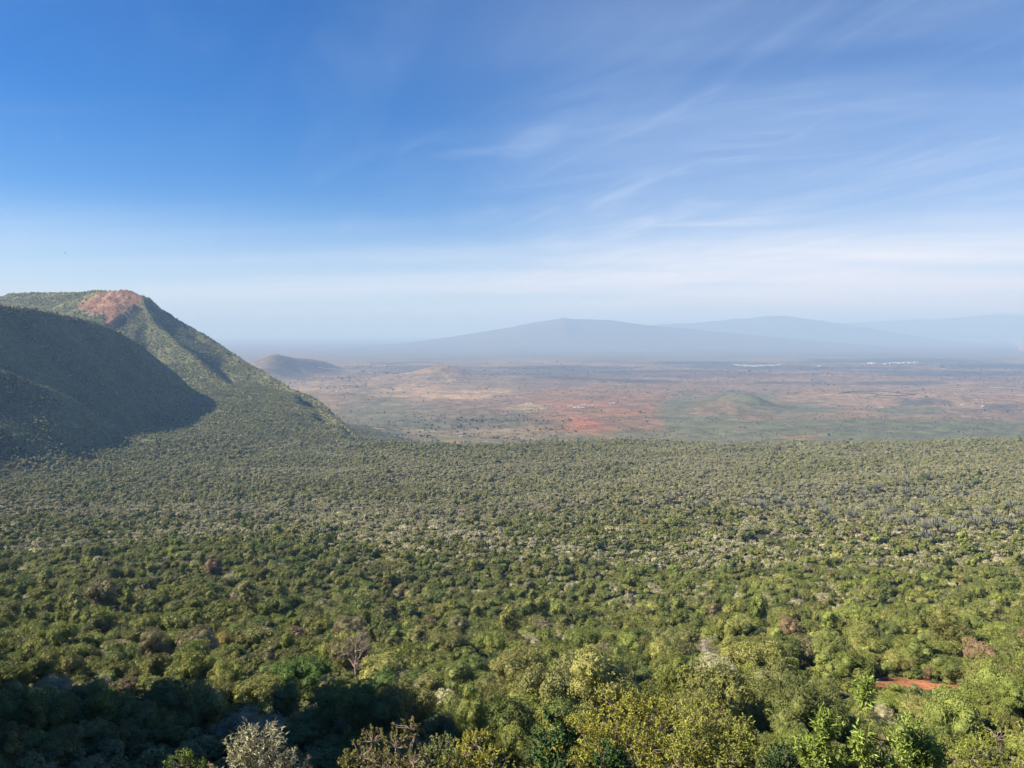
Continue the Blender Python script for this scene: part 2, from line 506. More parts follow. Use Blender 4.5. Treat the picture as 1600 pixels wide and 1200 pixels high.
# forest floor and mountain slopes
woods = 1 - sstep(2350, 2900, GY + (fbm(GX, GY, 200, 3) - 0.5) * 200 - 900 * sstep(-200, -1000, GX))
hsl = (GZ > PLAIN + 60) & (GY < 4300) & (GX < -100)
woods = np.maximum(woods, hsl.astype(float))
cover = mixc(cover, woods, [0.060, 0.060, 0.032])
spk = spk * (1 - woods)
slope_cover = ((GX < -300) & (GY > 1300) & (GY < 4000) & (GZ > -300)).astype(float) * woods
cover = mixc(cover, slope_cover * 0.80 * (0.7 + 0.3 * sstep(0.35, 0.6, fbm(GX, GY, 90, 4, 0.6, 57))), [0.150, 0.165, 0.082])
# red quarry scar near the summit, and the erosion gully below it


def scar_mask(X, Y, Z):
    u = CX + F_PX * X / np.maximum(Y, 1)
    v = HORIZON - F_PX * Z / np.maximum(Y, 1)
    w = (fbm(X, Y, 60, 4, 0.6, 51) - 0.5) * 2
    w2 = (fbm(X, Y, 25, 3, 0.6, 52) - 0.5) * 2
    on = (Y > 2500) & (Y < 3400)
    a = 1 - sstep(0.75, 1.05, np.hypot((u - 182) / 54, (v - 472) / 20 - (182 - u) / 54 * 0.35) + w * 0.45)
    g = 1 - sstep(0.6, 1.1, np.hypot((u - 178) / 13, (v - 497) / 16) + w2 * 0.4)
    return np.maximum(a, g) * on


scar = scar_mask(GX, GY, GZ)
cover = mixc(cover, scar * 0.95, [0.25, 0.135, 0.085])
dark_rock = sstep(0.56, 0.66, fbm(GX, GY, 45, 3, 0.6, 55))
cover = mixc(cover, scar * dark_rock * 0.8, [0.10, 0.065, 0.05])
cover = mixc(cover, scar * sstep(0.55, 0.7, fbm(GX, GY, 22, 4, 0.6, 58)) * 0.6, [0.36, 0.26, 0.19])
GZ = GZ + scar * (fbm(GX, GY, 30, 3, 0.6, 56) - 0.5) * 22
verts[:, 2] = GZ.ravel()


def gz(x, y):
    """height of the terrain sheet itself (between its vertices) at x, y"""
    x, y = np.asarray(x, float), np.asarray(y, float)
    r_, t_ = np.hypot(x, y), np.degrees(np.arctan2(x, y))
    i = np.clip(np.searchsorted(rr, r_) - 1, 0, nr - 2)
    j = np.clip(np.searchsorted(th, t_) - 1, 0, nt - 2)
    a_ = np.clip((r_ - rr[i]) / (rr[i + 1] - rr[i]), 0, 1)
    b_ = np.clip((t_ - th[j]) / (th[j + 1] - th[j]), 0, 1)
    return (GZ[i, j] * (1 - a_) + GZ[i + 1, j] * a_) * (1 - b_) + (GZ[i, j + 1] * (1 - a_) + GZ[i + 1, j + 1] * a_) * b_


def grid_at(F, x, y):
    r_, t_ = np.hypot(x, y), np.degrees(np.arctan2(x, y))
    return F[np.clip(np.searchsorted(rr, r_), 0, nr - 1), np.clip(np.searchsorted(th, t_), 0, nt - 1)]


# red clearing in the thicket, lower right
rcx, rcy, rcz = ground_at_pixel(1420, 1072)
RED_CLEAR = [(ground_at_pixel(1400, 1068)), (ground_at_pixel(1465, 1075))]
for (qx, qy, qz), ax, ay in ((RED_CLEAR[0], 8.5, 9), (RED_CLEAR[1], 8, 6.5)):
    m = 1 - sstep(0.7, 1.1, np.hypot((GX - qx) / ax, (GY - qy) / ay))
    cover = mixc(cover, m * (np.hypot(GX, GY) < 400) * (0.65 + 0.35 * fbm(GX, GY, 3.0, 3, 0.6, 99)), [0.32, 0.135, 0.07])
cover4 = np.concatenate([cover, spk[..., None]], -1).reshape(-1, 4)

i0 = (np.arange(nr - 1)[:, None] * nt + np.arange(nt - 1)[None, :]).ravel()
quads = np.stack([i0, i0 + 1, i0 + nt + 1, i0 + nt], 1)[:, ::-1]
fc = verts[quads].mean(1)
fx, fy, fz = fc.T
flat = np.interp(fy, prof_y, prof_z)
zone = np.zeros(len(quads), int)                                     # 0 forested hillside
zone[fy > 2350] = 1                                                  # 1 valley plain
esc = (fy > 1150) & (fy < 4300) & (fx < -250) & (fz > np.minimum(flat + 38, -150 + 0 * fy)) & (fz > PLAIN + 40)
zone[esc] = 2
zone[(np.abs(fx) < 60000) & (fy > 10500) & (fz > PLAIN + 55)] = 3    # far mountains
zone[(fy > 6900) & (fy < 9800) & (fz > PLAIN + 38) & (fx < -1500)] = 4
zone[(fy > 6900) & (fy < 9800) & (fz > PLAIN + 38) & (fx >= -1500)] = 5
zone[(fy > 4200) & (fy < 5400) & (fz > PLAIN + 34) & (fx > 900) & (fx < 1900)] = 6
names = {0: ("hillside", "thicket covered hillside falling away below the viewpoint"),
         1: ("plain", "hazy rift valley plain of tan and red earth"),
         2: ("escarpment", "steep escarpment with red scar at its summit, on the left"),
         3: ("mountain", "long blue volcano and ranges fading into haze on the horizon"),
         4: ("hill", "small pointed brown hill just beyond the escarpment's foot"),
         5: ("hill", "low dark rise in the middle of the valley plain"),
         6: ("hill", "low green mound beside the red earth")}
for k, (nm, lab) in names.items():
    sel = quads[zone == k]
    if not len(sel):
        print("zone empty", k); continue
    used, inv = np.unique(sel, return_inverse=True)
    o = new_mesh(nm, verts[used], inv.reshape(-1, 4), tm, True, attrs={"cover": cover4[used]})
    tag(o, lab, nm, kind="structure")

# ---------------------------------------------------------------- haze
HAZE_TOP, HAZE_DENS = 1150.0, 7.6e-5


def make_haze():
    x0, x1, y0, y1, z0, z1 = -91000, 91000, -91000, 91000, -470, HAZE_TOP
    v = np.array([(x, y, z) for x in (x0, x1) for y in (y0, y1) for z in (z0, z1)], float)
    f = np.array([(0, 1, 3, 2), (4, 6, 7, 5), (0, 4, 5, 1), (2, 3, 7, 6), (0, 2, 6, 4), (1, 5, 7, 3)])
    m, nn, ll, oo = material("haze_air")
    pv = N(nn, "ShaderNodeVolumePrincipled")
    pv.inputs["Color"].default_value = (0.28, 0.485, 0.87, 1)
    pv.inputs["Absorption Color"].default_value = (0.42, 0.38, 0.28, 1)
    pv.inputs["Density"].default_value = HAZE_DENS
    pv.inputs["Anisotropy"].default_value = 0.0
    ll.new(pv.outputs[0], oo.inputs["Volume"])
    o = new_mesh("haze", v, f, m)
    tag(o, "pale blue haze filling the whole valley", "haze", kind="stuff")


make_haze()


# ---------------------------------------------------------------- vegetation materials
def leaf_material(name, rough=0.62, transl=0.14, use_tint=True, col=(0.1, 0.1, 0.05), vary=0.55):
    m, nn, ll, oo = material(name)
    bs = N(nn, "ShaderNodeBsdfPrincipled")
    bs.inputs["Roughness"].default_value = rough
    bs.inputs["Specular IOR Level"].default_value = 0.25
    if use_tint:
        ta = N(nn, "ShaderNodeAttribute", attribute_type='INSTANCER', attribute_name="tint")
        colr = ta.outputs["Color"]
    else:
        rgb = N(nn, "ShaderNodeRGB")
        rgb.outputs[0].default_value = (*col, 1)
        colr = rgb.outputs[0]
    lv = N(nn, "ShaderNodeAttribute", attribute_name="leaf")
    mr_ = N(nn, "ShaderNodeMapRange")
    mr_.inputs["To Min"].default_value = 1 - vary
    mr_.inputs["To Max"].default_value = 1 + vary
    ll.new(lv.outputs["Fac"], mr_.inputs[0])
    sc_ = N(nn, "ShaderNodeVectorMath", operation='SCALE')
    ll.new(colr, sc_.inputs[0])
    ll.new(mr_.outputs[0], sc_.inputs["Scale"])
    ll.new(sc_.outputs[0], bs.inputs["Base Color"])
    if transl > 0:
        tr = N(nn, "ShaderNodeBsdfTranslucent")
        ll.new(sc_.outputs[0], tr.inputs["Color"])
        mxx = N(nn, "ShaderNodeMixShader")
        mxx.inputs[0].default_value = transl
        ll.new(bs.outputs[0], mxx.inputs[1])
        ll.new(tr.outputs[0], mxx.inputs[2])
        ll.new(mxx.outputs[0], oo.inputs["Surface"])
    else:
        ll.new(bs.outputs[0], oo.inputs["Surface"])
    return m


def plain_material(name, col, rough=0.8, var=0.3, scale=4.0, spec=0.2):
    m, nn, ll, oo = material(name)
    bs = N(nn, "ShaderNodeBsdfPrincipled")
    bs.inputs["Roughness"].default_value = rough
    bs.inputs["Specular IOR Level"].default_value = spec
    tc = N(nn, "ShaderNodeTexCoord")
    nz = N(nn, "ShaderNodeTexNoise")
    nz.inputs["Scale"].default_value = scale
    nz.inputs["Detail"].default_value = 5
    ll.new(tc.outputs["Object"], nz.inputs["Vector"])
    mx_ = N(nn, "ShaderNodeMix", data_type='RGBA')
    ll.new(nz.outputs[0], mx_.inputs[0])
    mx_.inputs[6].default_value = (*[c * (1 - var) for c in col], 1)
    mx_.inputs[7].default_value = (*[min(0.9, c * (1 + var)) for c in col], 1)
    ll.new(mx_.outputs[2], bs.inputs["Base Color"])
    ll.new(bs.outputs[0], oo.inputs["Surface"])
    return m


MLEAF = leaf_material("foliage")
MBARK = plain_material("grey_bark", (0.17, 0.14, 0.115), 0.9, 0.4, 3.0)
MBARE = plain_material("bleached_wood", (0.36, 0.29, 0.25), 0.85, 0.25, 3.0)
MEUPH = plain_material("grey_green_succulent", (0.26, 0.27, 0.215), 0.75, 0.25, 1.5)

import bmesh


def ico(sub):
    bm = bmesh.new()
    bmesh.ops.create_icosphere(bm, subdivisions=sub, radius=1.0)
    v = np.array([p.co[:] for p in bm.verts])
    f = np.array([[q.index for q in p.verts] for p in bm.faces])
    bm.free()
    return v, f


ICO1, ICO2 = ico(1), ico(2)


def unit(v):
    return v / np.maximum(np.linalg.norm(v, axis=-1, keepdims=True), 1e-9)


def cards(g, P, Nrm, L, W, fold=0.25):
    """folded leaf or leaf-clump shapes: four corners each, two triangles"""
    n = len(P)
    up = g.normal(size=(n, 3))
    u = unit(np.cross(Nrm, up))
    w = np.cross(Nrm, u)
    L = np.broadcast_to(L, (n,))[:, None]
    W = np.broadcast_to(W, (n,))[:, None]
    a = P - u * L / 2
    b_ = P + w * W / 2 - Nrm * W * fold
    c = P + u * L / 2
    d = P - w * W / 2 - Nrm * W * fold
    V = np.stack([a, b_, c, d], 1).reshape(-1, 3)
    i = np.arange(n)[:, None] * 4
    F = np.concatenate([i + np.array([[0, 1, 2]]), i + np.array([[0, 2, 3]])], 0)
    return V, F


def crown_geo(seed, n_cards, size, kind="round", nl=14, core=True, nsub=7):
    """crown of unit radius standing on z=0: billowing lobes wrapped in leaf clumps"""
    g = np.random.default_rng(seed)
    if kind == "round":
        ax, az, z0, rl0, rl1 = 0.66, 0.42, 0.80, 0.28, 0.42
    elif kind == "flat":
        ax, az, z0, rl0, rl1 = 0.78, 0.16, 1.00, 0.22, 0.34
    elif kind == "billow":
        ax, az, z0, rl0, rl1 = 0.72, 0.32, 0.52, 0.24, 0.40
    elif kind == "tall":
        ax, az, z0, rl0, rl1 = 0.46, 0.95, 1.30, 0.26, 0.40
    else:
        ax, az, z0, rl0, rl1 = 0.62, 0.50, 0.85, 0.24, 0.36
    d = unit(g.normal(size=(nl, 3)))
    d[:, 2] = np.abs(d[:, 2]) * 1.3 - 0.35
    rad = g.uniform(0.45, 1.0, (nl, 1)) ** 0.6
    C = d * rad * np.array([ax, ax, az]) + np.array([0, 0, z0])
    C[0] = (0, 0, z0)
    rl = g.uniform(rl0, rl1, nl)
    rl[0] = rl1 * 1.15
    # low skirt lobes reaching towards the ground
    k = 5
    a = g.uniform(0, 2 * np.pi, k)
    sk = np.stack([np.cos(a) * ax * 0.7, np.sin(a) * ax * 0.7, np.full(k, z0 * 0.45)], 1)
    C = np.concatenate([C, sk]); rl = np.concatenate([rl, g.uniform(rl0, rl1, k)])
    main_C, main_r = C, rl
    if nsub:
        dd_ = unit(g.normal(size=(len(C), nsub, 3)) + np.array([0, 0, 0.45]))
        sub = (C[:, None] + dd_ * rl[:, None, None] * g.uniform(0.50, 0.92, (len(C), nsub, 1))).reshape(-1, 3)
        sr = np.repeat(rl, nsub) * g.uniform(0.30, 0.58, len(sub))
        ins = np.zeros(len(sub), bool)
        for j in range(len(C)):
            ins |= np.linalg.norm(sub - C[j], axis=1) < rl[j] * 0.5
        C = np.concatenate([C, sub[~ins]]); rl = np.concatenate([rl * 0.72, sr[~ins]])
    tone = g.uniform(-0.22, 0.22, len(C))
    pick = g.choice(len(C), n_cards, p=rl ** 2 / (rl ** 2).sum())
    nd = unit(g.normal(size=(n_cards, 3)) + np.array([0, 0, 0.35]))
    P = C[pick] + nd * rl[pick][:, None] * g.uniform(0.82, 1.10, (n_cards, 1)) * np.array([1, 1, 0.85])
    inside = np.zeros(n_cards, bool)
    for j in range(len(C)):
        dd = np.linalg.norm((P - C[j]) / np.array([1, 1, 0.85]), axis=1)
        inside |= (dd < rl[j] * 0.85) & (pick != j)
    P, nd, pk = P[~inside], nd[~inside], pick[~inside]
    nrm = unit(nd + g.normal(size=nd.shape) * 0.6)
    n = len(P)
    s = size * g.uniform(0.6, 1.3, n)
    V, F = cards(g, P, nrm, s, s * (0.62 if kind != "billow" else 0.5))
    lv = np.repeat(np.clip(0.5 + tone[pk] + g.uniform(-0.25, 0.25, n), 0, 1), 4)
    if core:
        iv, iff = ICO1 if n_cards < 600 else ICO2
        for j in range(len(main_C)):
            q = iv * (1 + g.uniform(-0.16, 0.10, (len(iv), 1)))
            q = q * main_r[j] * (0.66 if nsub else 0.86) * np.array([1, 1, 0.85]) + main_C[j]
            F = np.concatenate([F, iff + len(V)])
            V = np.concatenate([V, q])
            lv = np.concatenate([lv, np.clip(0.42 + tone[j] + g.uniform(-0.12, 0.12, len(iv)), 0, 1)])
    return V, F, lv, main_C, main_r


def tube(pts, radii, sides=5):
    pts, radii = np.asarray(pts, float), np.asarray(radii, float)
    n = len(pts)
    t = unit(np.gradient(pts, axis=0))
    ref = np.where(np.abs(t[:, 2:3]) < 0.9, np.array([[0, 0, 1.0]]), np.array([[1.0, 0, 0]]))
    u = unit(np.cross(t, ref)); w = np.cross(t, u)
    a = np.linspace(0, 2 * np.pi, sides, endpoint=False)
    V = (pts[:, None] + radii[:, None, None] * (np.cos(a)[None, :, None] * u[:, None] + np.sin(a)[None, :, None] * w[:, None])).reshape(-1, 3)
    i = (np.arange(n - 1)[:, None] * sides + np.arange(sides)[None]).ravel()
    j = (np.arange(n - 1)[:, None] * sides + (np.arange(sides)[None] + 1) % sides).ravel()
    return V, np.stack([i, j, j + sides, i + sides], 1)


class Geo:
    def __init__(self):
        self.V, self.T, self.Q, self.n = [], [], [], 0
        self.A = []

    def add(self, V, F, lv=0.5):
        F = np.asarray(F)
        (self.T if F.shape[1] == 3 else self.Q).append(F + self.n)
        self.V.append(V); self.n += len(V)
        self.A.append(np.broadcast_to(np.asarray(lv, float), (len(V),)))

    def arrays(self):
        fs = []
        if self.T: fs.append(np.concatenate(self.T))
        if self.Q: fs.append(np.concatenate(self.Q))
        return np.concatenate(self.V), fs, np.concatenate(self.A)

    def build(self, name, mat, parent=None, smooth=False):
        V, fs, A = self.arrays()
        return new_mesh(name, V, fs, mat, smooth, parent, attrs={"leaf": A})


def bend(a, b_, g, k=4, wob=0.08):
    t = np.linspace(0, 1, k + 1)[:, None]
    L = np.linalg.norm(b_ - a)
    p = a * (1 - t) + b_ * t
    p[1:-1] += g.normal(size=(k - 1, 3)) * wob * L
    return p


def empty(name, loc, rz=0.0, sc=1.0):
    o = bpy.data.objects.new(name, None)
    COL.objects.link(o)
    o.location = loc
    o.rotation_euler = (0, 0, rz)
    o.scale = (sc, sc, sc) if np.isscalar(sc) else sc
    o.empty_display_size = 0.5
    return o


PROTO = {}
for kind, cnt, nl in (("round", 4, 16), ("flat", 2, 18), ("billow", 4, 18), ("tall", 2, 18)):
    for j in range(cnt):
        sd_ = hash((kind, j)) % 1 + 100 * {"round": 1, "flat": 2, "billow": 3, "tall": 4}[kind] + j
        V, F, lv, C, rl = crown_geo(sd_, 15000, 0.052, kind, nl, True, 6)
        tr = Geo()
        g = np.random.default_rng(sd_ + 7)
        top = np.array([0, 0, C[0][2] * 0.75])
        v, f = tube(bend(np.zeros(3) - [0, 0, 0.3], top, g, 5, 0.03), np.linspace(0.075, 0.04, 6))
        tr.add(v, f)
        for q in range(1, min(10, len(C))):
            s0 = top * g.uniform(0.35, 1.0)
            v, f = tube(bend(s0, C[q], g, 4, 0.06), np.linspace(0.035, 0.012, 5), 4)
            tr.add(v, f)
        PROTO.setdefault(kind, []).append(((V, F, lv), tr.arrays()))

MESHES = {}


def proto_mesh(kind, j):
    key = (kind, j)
    if key not in MESHES:
        (V, F, lv), (tv, tf, ta) = PROTO[kind][j]
        c = new_mesh("crown", V, F, MLEAF, attrs={"leaf": lv})
        t = new_mesh("trunk", tv, tf, MBARK, True, attrs={"leaf": ta})
        MESHES[key] = [c.data, t.data]
        bpy.data.objects.remove(c); bpy.data.objects.remove(t)
    return MESHES[key]


def plant_tree(name, kind, j, loc, R_, hs, rz, tint, label, cat, group=None):
    cm, tmh = proto_mesh(kind, j)
    r = empty(name, loc, rz, (R_, R_, R_ * hs))
    tag(r, label, cat, group)
    c = bpy.data.objects.new("crown", cm); COL.objects.link(c); c.parent = r
    c["tint"] = [float(x) for x in tint]
    t = bpy.data.objects.new("trunk", tmh); COL.objects.link(t); t.parent = r
    return r


# ---------------------------------------------------------------- tints
def rand_tint(g, pal, n, x, y):
    pal = np.array(pal)
    w = g.random((n, 1))
    k = g.integers(0, len(pal), n)
    k2 = g.integers(0, len(pal), n)
    c = pal[k] * w + pal[k2] * (1 - w)
    return c * np.exp(g.normal(0, 0.17, (n, 1)))


GREENS = [(0.118, 0.150, 0.036), (0.150, 0.170, 0.042), (0.086, 0.122, 0.036), (0.172, 0.175, 0.060), (0.140, 0.148, 0.058)]
LIMES = [(0.170, 0.195, 0.046), (0.148, 0.180, 0.042), (0.195, 0.200, 0.062), (0.130, 0.162, 0.046)]
SILVERS = [(0.32, 0.305, 0.195), (0.28, 0.28, 0.17), (0.31, 0.285, 0.19), (0.255, 0.26, 0.155)]
OLIVES = [(0.245, 0.25, 0.115), (0.22, 0.235, 0.098), (0.265, 0.26, 0.13), (0.18, 0.21, 0.09)]
BROWNS = [(0.23, 0.185, 0.095), (0.21, 0.175, 0.10), (0.24, 0.18, 0.105)]

# ---------------------------------------------------------------- where every bush of the thicket stands
def hexgrid(x0, x1, y0, y1, s, g):
    ys = np.arange(y0, y1, s * 0.866)
    xs = np.arange(x0, x1, s)
    X, Y = np.meshgrid(xs, ys)
    X = X + (np.arange(len(ys)) % 2)[:, None] * s / 2
    X = X + g.uniform(-0.42, 0.42, X.shape) * s
    Y = Y + g.uniform(-0.42, 0.42, Y.shape) * s
    return X.ravel(), Y.ravel()


g = np.random.default_rng(77)
bands = [(62, 160, 4.5), (160, 400, 4.7), (400, 700, 4.9), (700, 2600, 5.4)]
AX, AY = [], []
for y0, y1, s in bands:
    x, y = hexgrid(-0.80 * y1, 0.80 * y1, y0, y1, s, g)
    k = np.abs(x) < 0.78 * y + 12
    AX.append(x[k]); AY.append(y[k])
x, y = hexgrid(-2700, -300, 2300, 3500, 6.2, g)
k = np.abs(x) < 0.80 * y
AX.append(x[k]); AY.append(y[k])
AX, AY = np.concatenate(AX), np.concatenate(AY)
AZ = gz(AX, AY)
flatz = np.interp(AY, prof_y, prof_z)
on_hill = (AX < -150) & (AY > 900) & (AZ > flatz + 25)
keep = (AY < 2050) | on_hill
sc_ = scar_mask(AX, AY, AZ)
keep &= (sc_ < 0.25) | (g.random(len(AX)) < 0.14)
# the slope in shade opposite, and gaps
gap = fbm(AX, AY, 28, 3, 0.6, 61)
keep &= ~((gap > 0.62 + 0.06 * sstep(300, 900, AY)) & (g.random(len(AX)) < 0.85))
for (qx, qy, qz), a_, b_ in ((RED_CLEAR[0], 7, 8.5), (RED_CLEAR[1], 7, 6)):
    keep &= np.hypot((AX - qx) / a_, (AY - qy) / b_) > 1.0
    keep &= ~((np.abs(AX - qx * AY / qy) < a_ * AY / qy) & (AY < qy) & (AZ + 1.5 * 3.0 > qz * AY / qy))
AX, AY, AZ, on_hill = AX[keep], AY[keep], AZ[keep], on_hill[keep]
n = len(AX)
dist = np.hypot(AX, AY)
patch = fbm(AX * 0.6, AY, 150, 4, 0.55, 62)
patch2 = fbm(AX, AY, 420, 3, 0.5, 63)
u_ = AX / AY
p_sil = 0.17 + 0.50 * sstep(0.44, 0.60, patch) * sstep(150, 500, AY) + 0.22 * sstep(250, 700, AY)
p_sil = p_sil * (1 - 0.25 * sstep(0.10, 0.45, u_) * (1 - sstep(700, 1100, AY)))
p_sil = np.where(on_hill, 0.25, p_sil)
rnd = g.random(n)
species = np.where(rnd < p_sil, 1, 0)                 # 0 green, 1 silver
p_lime = 0.15 + 0.75 * sstep(-0.05, 0.40, u_) * (1 - sstep(900, 1500, AY))
lime = (g.random(n) < p_lime)
p_ol = np.clip(sstep(500, 1400, AY) * 0.8 + on_hill * 0.3, 0, 0.95)
oliv = g.random(n) < p_ol
tint = rand_tint(g, GREENS, n, AX, AY)
tl_ = rand_tint(g, LIMES, n, AX, AY)
to_ = rand_tint(g, OLIVES, n, AX, AY)
ts_ = rand_tint(g, SILVERS, n, AX, AY)
tint = np.where(lime[:, None], tl_, tint)
tint = np.where(oliv[:, None], to_ * np.where(on_hill, 1.0, 1.0)[:, None], tint)
tint = np.where((species == 1)[:, None], ts_, tint)
brown = (g.random(n) < 0.012) & (AY < 1500)
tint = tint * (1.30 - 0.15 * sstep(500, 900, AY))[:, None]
tint = np.where(brown[:, None], rand_tint(g, BROWNS, n, AX, AY), tint)
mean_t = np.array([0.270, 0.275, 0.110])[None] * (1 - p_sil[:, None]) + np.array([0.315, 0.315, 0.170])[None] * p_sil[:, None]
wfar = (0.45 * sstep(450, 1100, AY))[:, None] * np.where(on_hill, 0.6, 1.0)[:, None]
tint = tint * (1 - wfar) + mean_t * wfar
RAD = np.exp(g.normal(math.log(2.75), 0.30, n))
RAD = np.where(species == 1, RAD * 0.84, RAD)
RAD = np.clip(RAD, 1.5, 5.6)
RAD = np.where(on_hill, RAD * 0.72, RAD)
RAD *= 1 - 0.25 * (AY < 80)
RAD *= 1 + 0.04 * (1 - sstep(150, 420, AY))
big_ = (g.random(n) < 0.035) & (species == 0)
RAD = np.where(big_, np.minimum(RAD * 1.5, 6.0), RAD)
shape = np.where(species == 1, 6 + g.integers(0, 4, n), np.where(g.random(n) < 0.30, 4 + g.integers(0, 2, n), g.integers(0, 4, n)))
shape = np.where((g.random(n) < 0.06) & (species == 0), 10 + g.integers(0, 2, n), shape)
SHAPES = [("round", 0), ("round", 1), ("round", 2), ("round", 3), ("flat", 0), ("flat", 1), ("billow", 0), ("billow", 1), ("billow", 2), ("billow", 3), ("tall", 0), ("tall", 1)]
HS = g.uniform(0.65, 1.30, n)
ROT = g.uniform(0, 2 * np.pi, n)

# ---------------------------------------------------------------- single trees that stand out in the photograph
# (px, py of the crown's middle, width in px, shape, tint, height scale, name, label, category)
SPECIAL = [
    (513, 1112, 62, "round", (0.130, 0.182, 0.046), 0.9, "bushy_tree", "round green tree standing alone in the dark hollow, lit from the left", "tree"),
    (598, 1070, 70, "round", (0.111, 0.176, 0.046), 0.95, "bushy_tree", "leafy green tree just right of the bare dead tree, at the hollow's edge", "tree"),
    (650, 1095, 58, "round", (0.124, 0.182, 0.046), 0.9, "bushy_tree", "green tree between the dark hollow and the tall pale green tree", "tree"),
    (716, 1068, 74, "tall", (0.176, 0.215, 0.072), 1.0, "bushy_tree", "tall pale green tree with drooping foliage below the middle of the picture", "tree"),
    (700, 1128, 62, "round", (0.202, 0.240, 0.065), 1.1, "bushy_tree", "bright fresh green bush at the foot of the tall pale green tree", "tree"),
    (735, 1040, 50, "round", (0.156, 0.208, 0.058), 1.0, "bushy_tree", "light green rounded tree directly behind the tall pale green tree", "tree"),
    (475, 1050, 90, "flat", (0.098, 0.169, 0.036), 0.9, "spreading_tree", "wide layered green tree left of the bare dead tree", "tree"),
    (455, 1035, 60, "round", (0.130, 0.163, 0.052), 0.9, "bushy_tree", "olive tree behind the wide layered tree left of the dead tree", "tree"),
    (310, 1005, 66, "round", (0.260, 0.240, 0.130), 1.05, "bushy_tree", "large smooth olive grey dome tree above the dark hollow", "tree"),
    (345, 1000, 46, "round", (0.273, 0.234, 0.065), 0.9, "bushy_tree", "yellowish tree touching the right side of the olive dome tree", "tree"),
    (237, 1003, 56, "round", (0.207, 0.193, 0.102), 1.0, "dry_tree", "reddish brown dome tree left of the large olive dome", "tree"),
    (160, 928, 58, "round", (0.199, 0.193, 0.092), 1.15, "dry_tree", "brown thinly leaved tree standing high in the left part of the thicket", "tree"),
    (335, 877, 38, "tall", (0.225, 0.175, 0.106), 0.7, "dry_tree", "small rusty red tree amid green bushes, left of centre", "tree"),
    (382, 925, 42, "round", (0.180, 0.181, 0.097), 1.0, "dry_tree", "brown grey tree uphill from the whitish bush", "tree"),
    (655, 995, 44, "tall", (0.216, 0.216, 0.097), 0.75, "dry_tree", "tan brown oval tree right of and above the dead tree", "tree"),
    (718, 975, 50, "tall", (0.225, 0.222, 0.116), 0.75, "dry_tree", "pinkish tan leaning tree with bare lower limbs at mid picture", "tree"),
    (422, 1020, 34, "tall", (0.199, 0.198, 0.106), 0.75, "dry_tree", "narrow brown tree between olive dome and dead tree", "tree"),
    (545, 985, 60, "round", (0.221, 0.202, 0.111), 1.1, "bushy_tree", "thin olive grey tree directly behind the dead tree", "tree"),
    (826, 915, 34, "tall", (0.190, 0.198, 0.111), 0.75, "dry_tree", "greyish brown upright tree beside a black shadow near the centre", "tree"),
    (1115, 955, 26, "tall", (0.235, 0.198, 0.116), 1.0, "dry_tree", "slim reddish dead looking tree in green bushes right of centre", "tree"),
    (1258, 1020, 62, "round", (0.244, 0.222, 0.125), 1.1, "dry_tree", "large pinkish brown dry tree left of the red earth clearing", "tree"),
    (1220, 1010, 36, "round", (0.225, 0.210, 0.116), 1.1, "dry_tree", "smaller pinkish dry tree on the left flank of the large pinkish one", "tree"),
    (1497, 993, 52, "round", (0.195, 0.202, 0.065), 1.0, "bushy_tree", "broad olive green dome tree in the right of the thicket", "tree"),
    (1148, 1085, 40, "round", (0.221, 0.227, 0.039), 1.0, "bushy_tree", "small yellow green ball tree above the olive foreground tree", "tree"),
    (1070, 1050, 58, "round", (0.117, 0.195, 0.046), 1.1, "bushy_tree", "deep green upright tree left of the yellow green ball tree", "tree"),
    (1100, 1018, 66, "billow", (0.34, 0.31, 0.25), 1.0, "silvery_shrub", "whitish grey shrub cluster right of centre above the foreground tree", "shrub"),
    (945, 1015, 36, "billow", (0.32, 0.27, 0.19), 1.2, "silvery_shrub", "beige round shrub beside black shadow, lower middle", "shrub"),
    (412, 985, 44, "billow", (0.36, 0.32, 0.27), 1.0, "silvery_shrub", "palest pinkish white shrub right of the olive dome tree", "shrub"),
    (348, 1020, 26, "billow", (0.34, 0.33, 0.25), 1.3, "silvery_shrub", "small bright whitish shrub at lower right of the olive dome tree", "shrub"),
    (1285, 1072, 56, "round", (0.182, 0.215, 0.065), 0.9, "bushy_tree", "green tree directly left of the tall lime foreground shrub's tip", "tree"),
    (1425, 1080, 44, "tall", (0.182, 0.215, 0.078), 0.7, "bushy_tree", "green tree standing between the two patches of red earth", "tree"),
    (1392, 985, 40, "round", (0.143, 0.182, 0.052), 1.0, "bushy_tree", "green tree uphill of the red earth, beside a deep shadow", "tree"),
    (1215, 700, 12, "round", (0.221, 0.208, 0.182), 1.0, "bushy_tree", "greyish tree at the far lip of the thicket, right of centre", "tree"),
    (1445, 745, 17, "flat", (0.135, 0.185, 0.080), 1.0, "spreading_tree", "green flat topped tree among the cactus-like trees, upper right", "tree"),
    (1525, 752, 20, "round", (0.155, 0.190, 0.090), 0.8, "bushy_tree", "green dome shaped tree among grey candelabra trees, farther right", "tree"),
]
clearings = []
special_trees = []
for (px_, py_, w_, kd, tn_, hs_, nm_, lab_, cat_) in SPECIAL:
    drop = 0.45 if kd != "tall" else 0.62
    x_, y_, z_ = ground_at_pixel(px_, py_ + w_ * drop)
    R_ = w_ / 2 * y_ / F_PX * 1.15
    special_trees.append((x_, y_, z_, R_))
    j = len(special_trees) % (4 if kd in ("round", "billow") else 2)
    plant_tree(nm_, kd, j, (x_, y_, z_ - 0.25), R_, hs_, random.uniform(0, 6.28), tn_, lab_, cat_)
keep = np.ones(n, bool)
